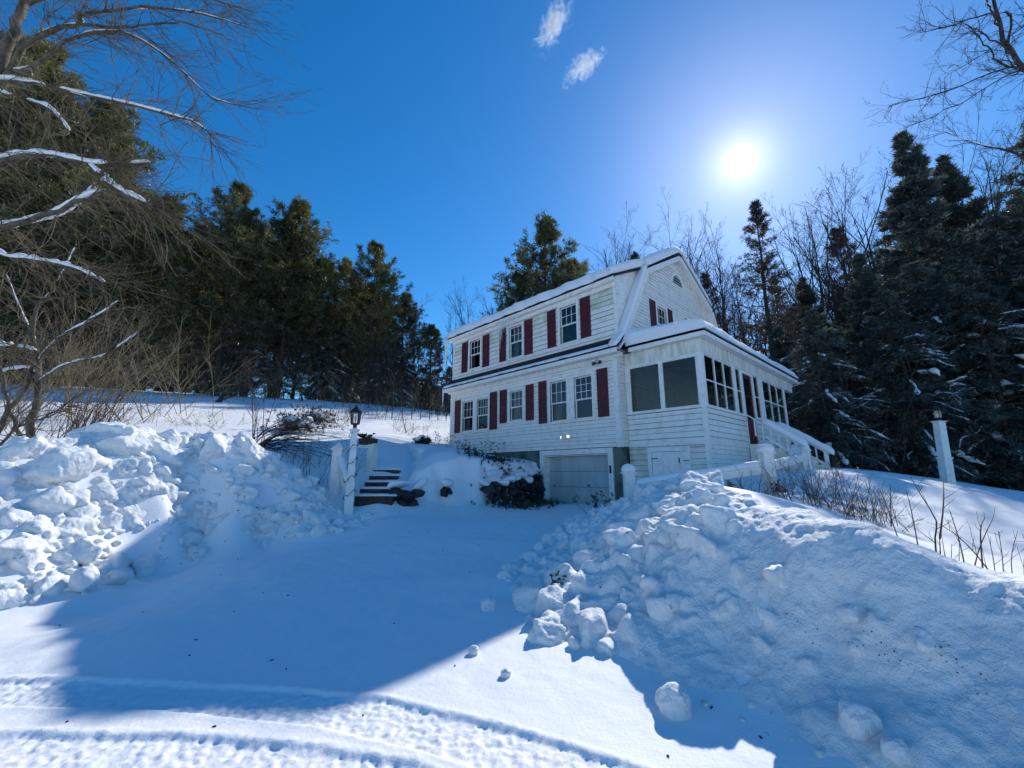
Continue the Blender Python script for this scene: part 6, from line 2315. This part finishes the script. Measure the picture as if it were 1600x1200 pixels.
# tree outside the right edge whose boughs reach into the sky
px_tree('ash_tree', 'bare tree outside the right edge with boughs reaching into the sky above the wood', [
    ([(1760, 820, 11.5), (1700, 420, 11.5), (1640, 160, 11.6), (1590, 95, 11.7), (1560, 40, 11.8), (1545, -40, 12)], .10, .03, 0),
    ([(1640, 165, 11.6), (1605, 108, 11.5), (1575, 104, 11.5), (1500, 135, 11.4), (1440, 155, 11.4), (1390, 166, 11.4)], .03, .005, 0),
    ([(1680, 330, 11.5), (1625, 130, 11.2), (1595, 108, 11.2), (1530, 145, 11.2), (1480, 172, 11.2), (1415, 200, 11.2)], .022, .005, 0),
    ([(1640, 160, 11.6), (1620, 30, 11.2), (1590, 50, 11.2), (1520, 92, 11.2), (1475, 122, 11.2)], .02, .005, 0),
    ([(1575, 70, 11.7), (1573, 20, 11.6), (1520, 30, 11.5), (1470, 42, 11.5), (1432, 50, 11.5)], .03, .006, 0),
    ([(1585, 90, 11.7), (1555, 65, 11.7), (1525, 45, 11.7), (1500, 38, 11.7)], .025, .006, 0),
    ([(1600, 110, 11.7), (1560, 95, 11.6), (1540, 70, 11.6), (1520, 50, 11.6)], .03, .01, 0),
    ([(1560, 40, 11.8), (1545, 8, 11.8), (1540, -20, 12)], .025, .014, 0),
    ([(1690, 380, 11.5), (1640, 280, 11.3), (1585, 240, 11.3), (1530, 225, 11.2), (1465, 205, 11.2)], .04, .006, .3),
], M_BARK_D, 904, (7, 1.0, 4, 1), (-.15, 0, .0))


# ------------------------------------------------------------------ low wire fence at the edge of the lawn
wf = thing('wire_fence', 'thin wire fence of slim posts at the lawn edge left of the house', 'fence', tuple(at(640, 655, 25)))
o0 = np.array(wf.location)
tops = []
for i, px in enumerate((612, 628, 643, 657, 671, 684, 697)):
    p = at(px, 655, 25 + i * .5); z = hz(p[0], p[1])
    q = np.array([p[0], p[1], z]) - o0
    m = MB(); m.tube([q + [0, 0, -.2], q + [.02, 0, 1.05]], .028, 6); m.build('post', M_TWIG_D, wf)
    tops.append(q)
for dz in (.45, .95):
    m = MB(); m.tube([q + [0, 0, dz] for q in tops], .008, 4); m.build('wire', M_TWIG_D, wf)


# ------------------------------------------------------------------ two small ragged clouds
def cloud(px, py, dist, axis_px, ln, wd, label, seed):
    m = bpy.data.materials.new('cloud_vapour')
    m.use_nodes = True
    t = m.node_tree
    t.nodes.clear()
    o = nd(t, 'ShaderNodeOutputMaterial')
    co = nd(t, 'ShaderNodeTexCoord')
    ln_ = nd(t, 'ShaderNodeVectorMath', operation='LENGTH')
    t.links.new(co.outputs['Object'], ln_.inputs[0])
    nz = nd(t, 'ShaderNodeTexNoise'); nz.inputs['Scale'].default_value = 2.4; nz.inputs['Detail'].default_value = 7; nz.inputs['Roughness'].default_value = .62; nz.inputs['Distortion'].default_value = 1.2
    mp = nd(t, 'ShaderNodeMapping'); mp.inputs['Location'].default_value = (seed, seed * 2.3, 0); mp.inputs['Scale'].default_value = (1.0, 1.0, 1.7)
    t.links.new(co.outputs['Object'], mp.inputs[0]); t.links.new(mp.outputs[0], nz.inputs['Vector'])
    def mt(op, a, b=None, c=None):
        n = nd(t, 'ShaderNodeMath', operation=op)
        for i, v in enumerate((a, b, c)):
            if v is None:
                continue
            if isinstance(v, (int, float)):
                n.inputs[i].default_value = v
            else:
                t.links.new(v, n.inputs[i])
        return n.outputs[0]
    fall = mt('SUBTRACT', 1.0, ln_.outputs['Value'])
    d = mt('MAXIMUM', mt('SUBTRACT', mt('ADD', nz.outputs['Fac'], mt('MULTIPLY', fall, .42)), .70), 0.0)
    d = mt('MULTIPLY', d, .22)
    pv = nd(t, 'ShaderNodeVolumePrincipled')
    pv.inputs['Color'].default_value = (.98, .98, .98, 1)
    pv.inputs['Anisotropy'].default_value = .35
    t.links.new(d, pv.inputs['Density'])
    t.links.new(pv.outputs[0], o.inputs['Volume'])
    b = bmesh.new(); bmesh.ops.create_icosphere(b, subdivisions=3, radius=1.0)
    me = bpy.data.meshes.new('cloud'); b.to_mesh(me); b.free()
    me.materials.append(m)
    ob = bpy.data.objects.new('cloud', me); COL.objects.link(ob)
    q = ray(px, py); q /= np.linalg.norm(q)
    ob.location = Vector(q * dist) + Vector((0, 0, EYE))
    a = ray(px + axis_px[0], py + axis_px[1]); a = a / np.linalg.norm(a) - q; a /= np.linalg.norm(a)
    zz = Vector(a); yy = Vector(q); xx = yy.cross(zz).normalized(); yy = zz.cross(xx)
    ob.rotation_euler = Matrix((xx, yy, zz)).transposed().to_euler()
    ob.scale = (wd, wd, ln)
    tag(ob, label, 'cloud')


cloud(866, 36, 900, (38, -76), 66, 34, 'larger ragged white cloud at the top of the sky', 3.1)
cloud(912, 103, 900, (60, -45), 56, 30, 'smaller wispy cloud below the larger one', 8.4)


# ------------------------------------------------------------------ bark crumbs and leaf bits blown over the driveway snow
rl = np.random.default_rng(555)
mlit = MB()
n_ = 60
lx, ly = rl.uniform(-5, 1.6, n_), 2.6 + 8 * rl.random(n_) ** 1.6
lz = height(lx, ly)
for x, y, z in zip(lx, ly, lz):
    a = rl.random() * 6.28; l = rl.uniform(.005, .016); w = rl.uniform(.002, .005)
    dx, dy = math.cos(a), math.sin(a)
    mlit.hexa([(x - dx * l - dy * w, y - dy * l + dx * w, z), (x + dx * l - dy * w, y + dy * l + dx * w, z), (x + dx * l + dy * w, y + dy * l - dx * w, z), (x - dx * l + dy * w, y - dy * l - dx * w, z),
               (x - dx * l - dy * w, y - dy * l + dx * w, z + .006), (x + dx * l - dy * w, y + dy * l + dx * w, z + .010), (x + dx * l + dy * w, y + dy * l - dx * w, z + .008), (x - dx * l + dy * w, y - dy * l - dx * w, z + .005)])
tag(mlit.build('leaf_litter', M_TWIG_D), 'dark crumbs of bark and leaf scattered over the driveway snow', kind='stuff')

# grit and bark plowed into the banks, and dark specks for shaded cavities
gr = MB()
rl = np.random.default_rng(556)
def grit(n, x0, x1, yf, sy, s0, s1):
    for _ in range(n):
        x = rl.uniform(x0, x1); y = yf(x) + rl.normal() * sy
        p = hit(x, y); s = s0 + (s1 - s0) * rl.random() ** 3
        v, f = hull_chunk(p, np.array([s, s * .8, s * .6]), rl)
        gr.add(v, f)
grit(170, 1200, 1560, lambda x: 965 + (x - 1200) * .27 + 10 * math.sin(x * .05), 13, .0012, .008)
grit(50, 980, 1200, lambda x: 1000 + (x - 980) * .1, 20, .0012, .006)
grit(30, 360, 440, lambda x: 790, 12, .006, .030)
grit(24, 250, 310, lambda x: 872, 7, .006, .028)  # dark specks here imitate the shade of cavities in the left bank
grit(40, 20, 560, lambda x: 860 - x * .08, 30, .004, .016)
grit(30, 800, 1000, lambda x: 900, 50, .004, .018)
tag(gr.build('bank_grit_and_shade', M_TWIG_D), 'dark grit and bark plowed into the snow banks, with specks standing in for shaded hollows', kind='stuff')
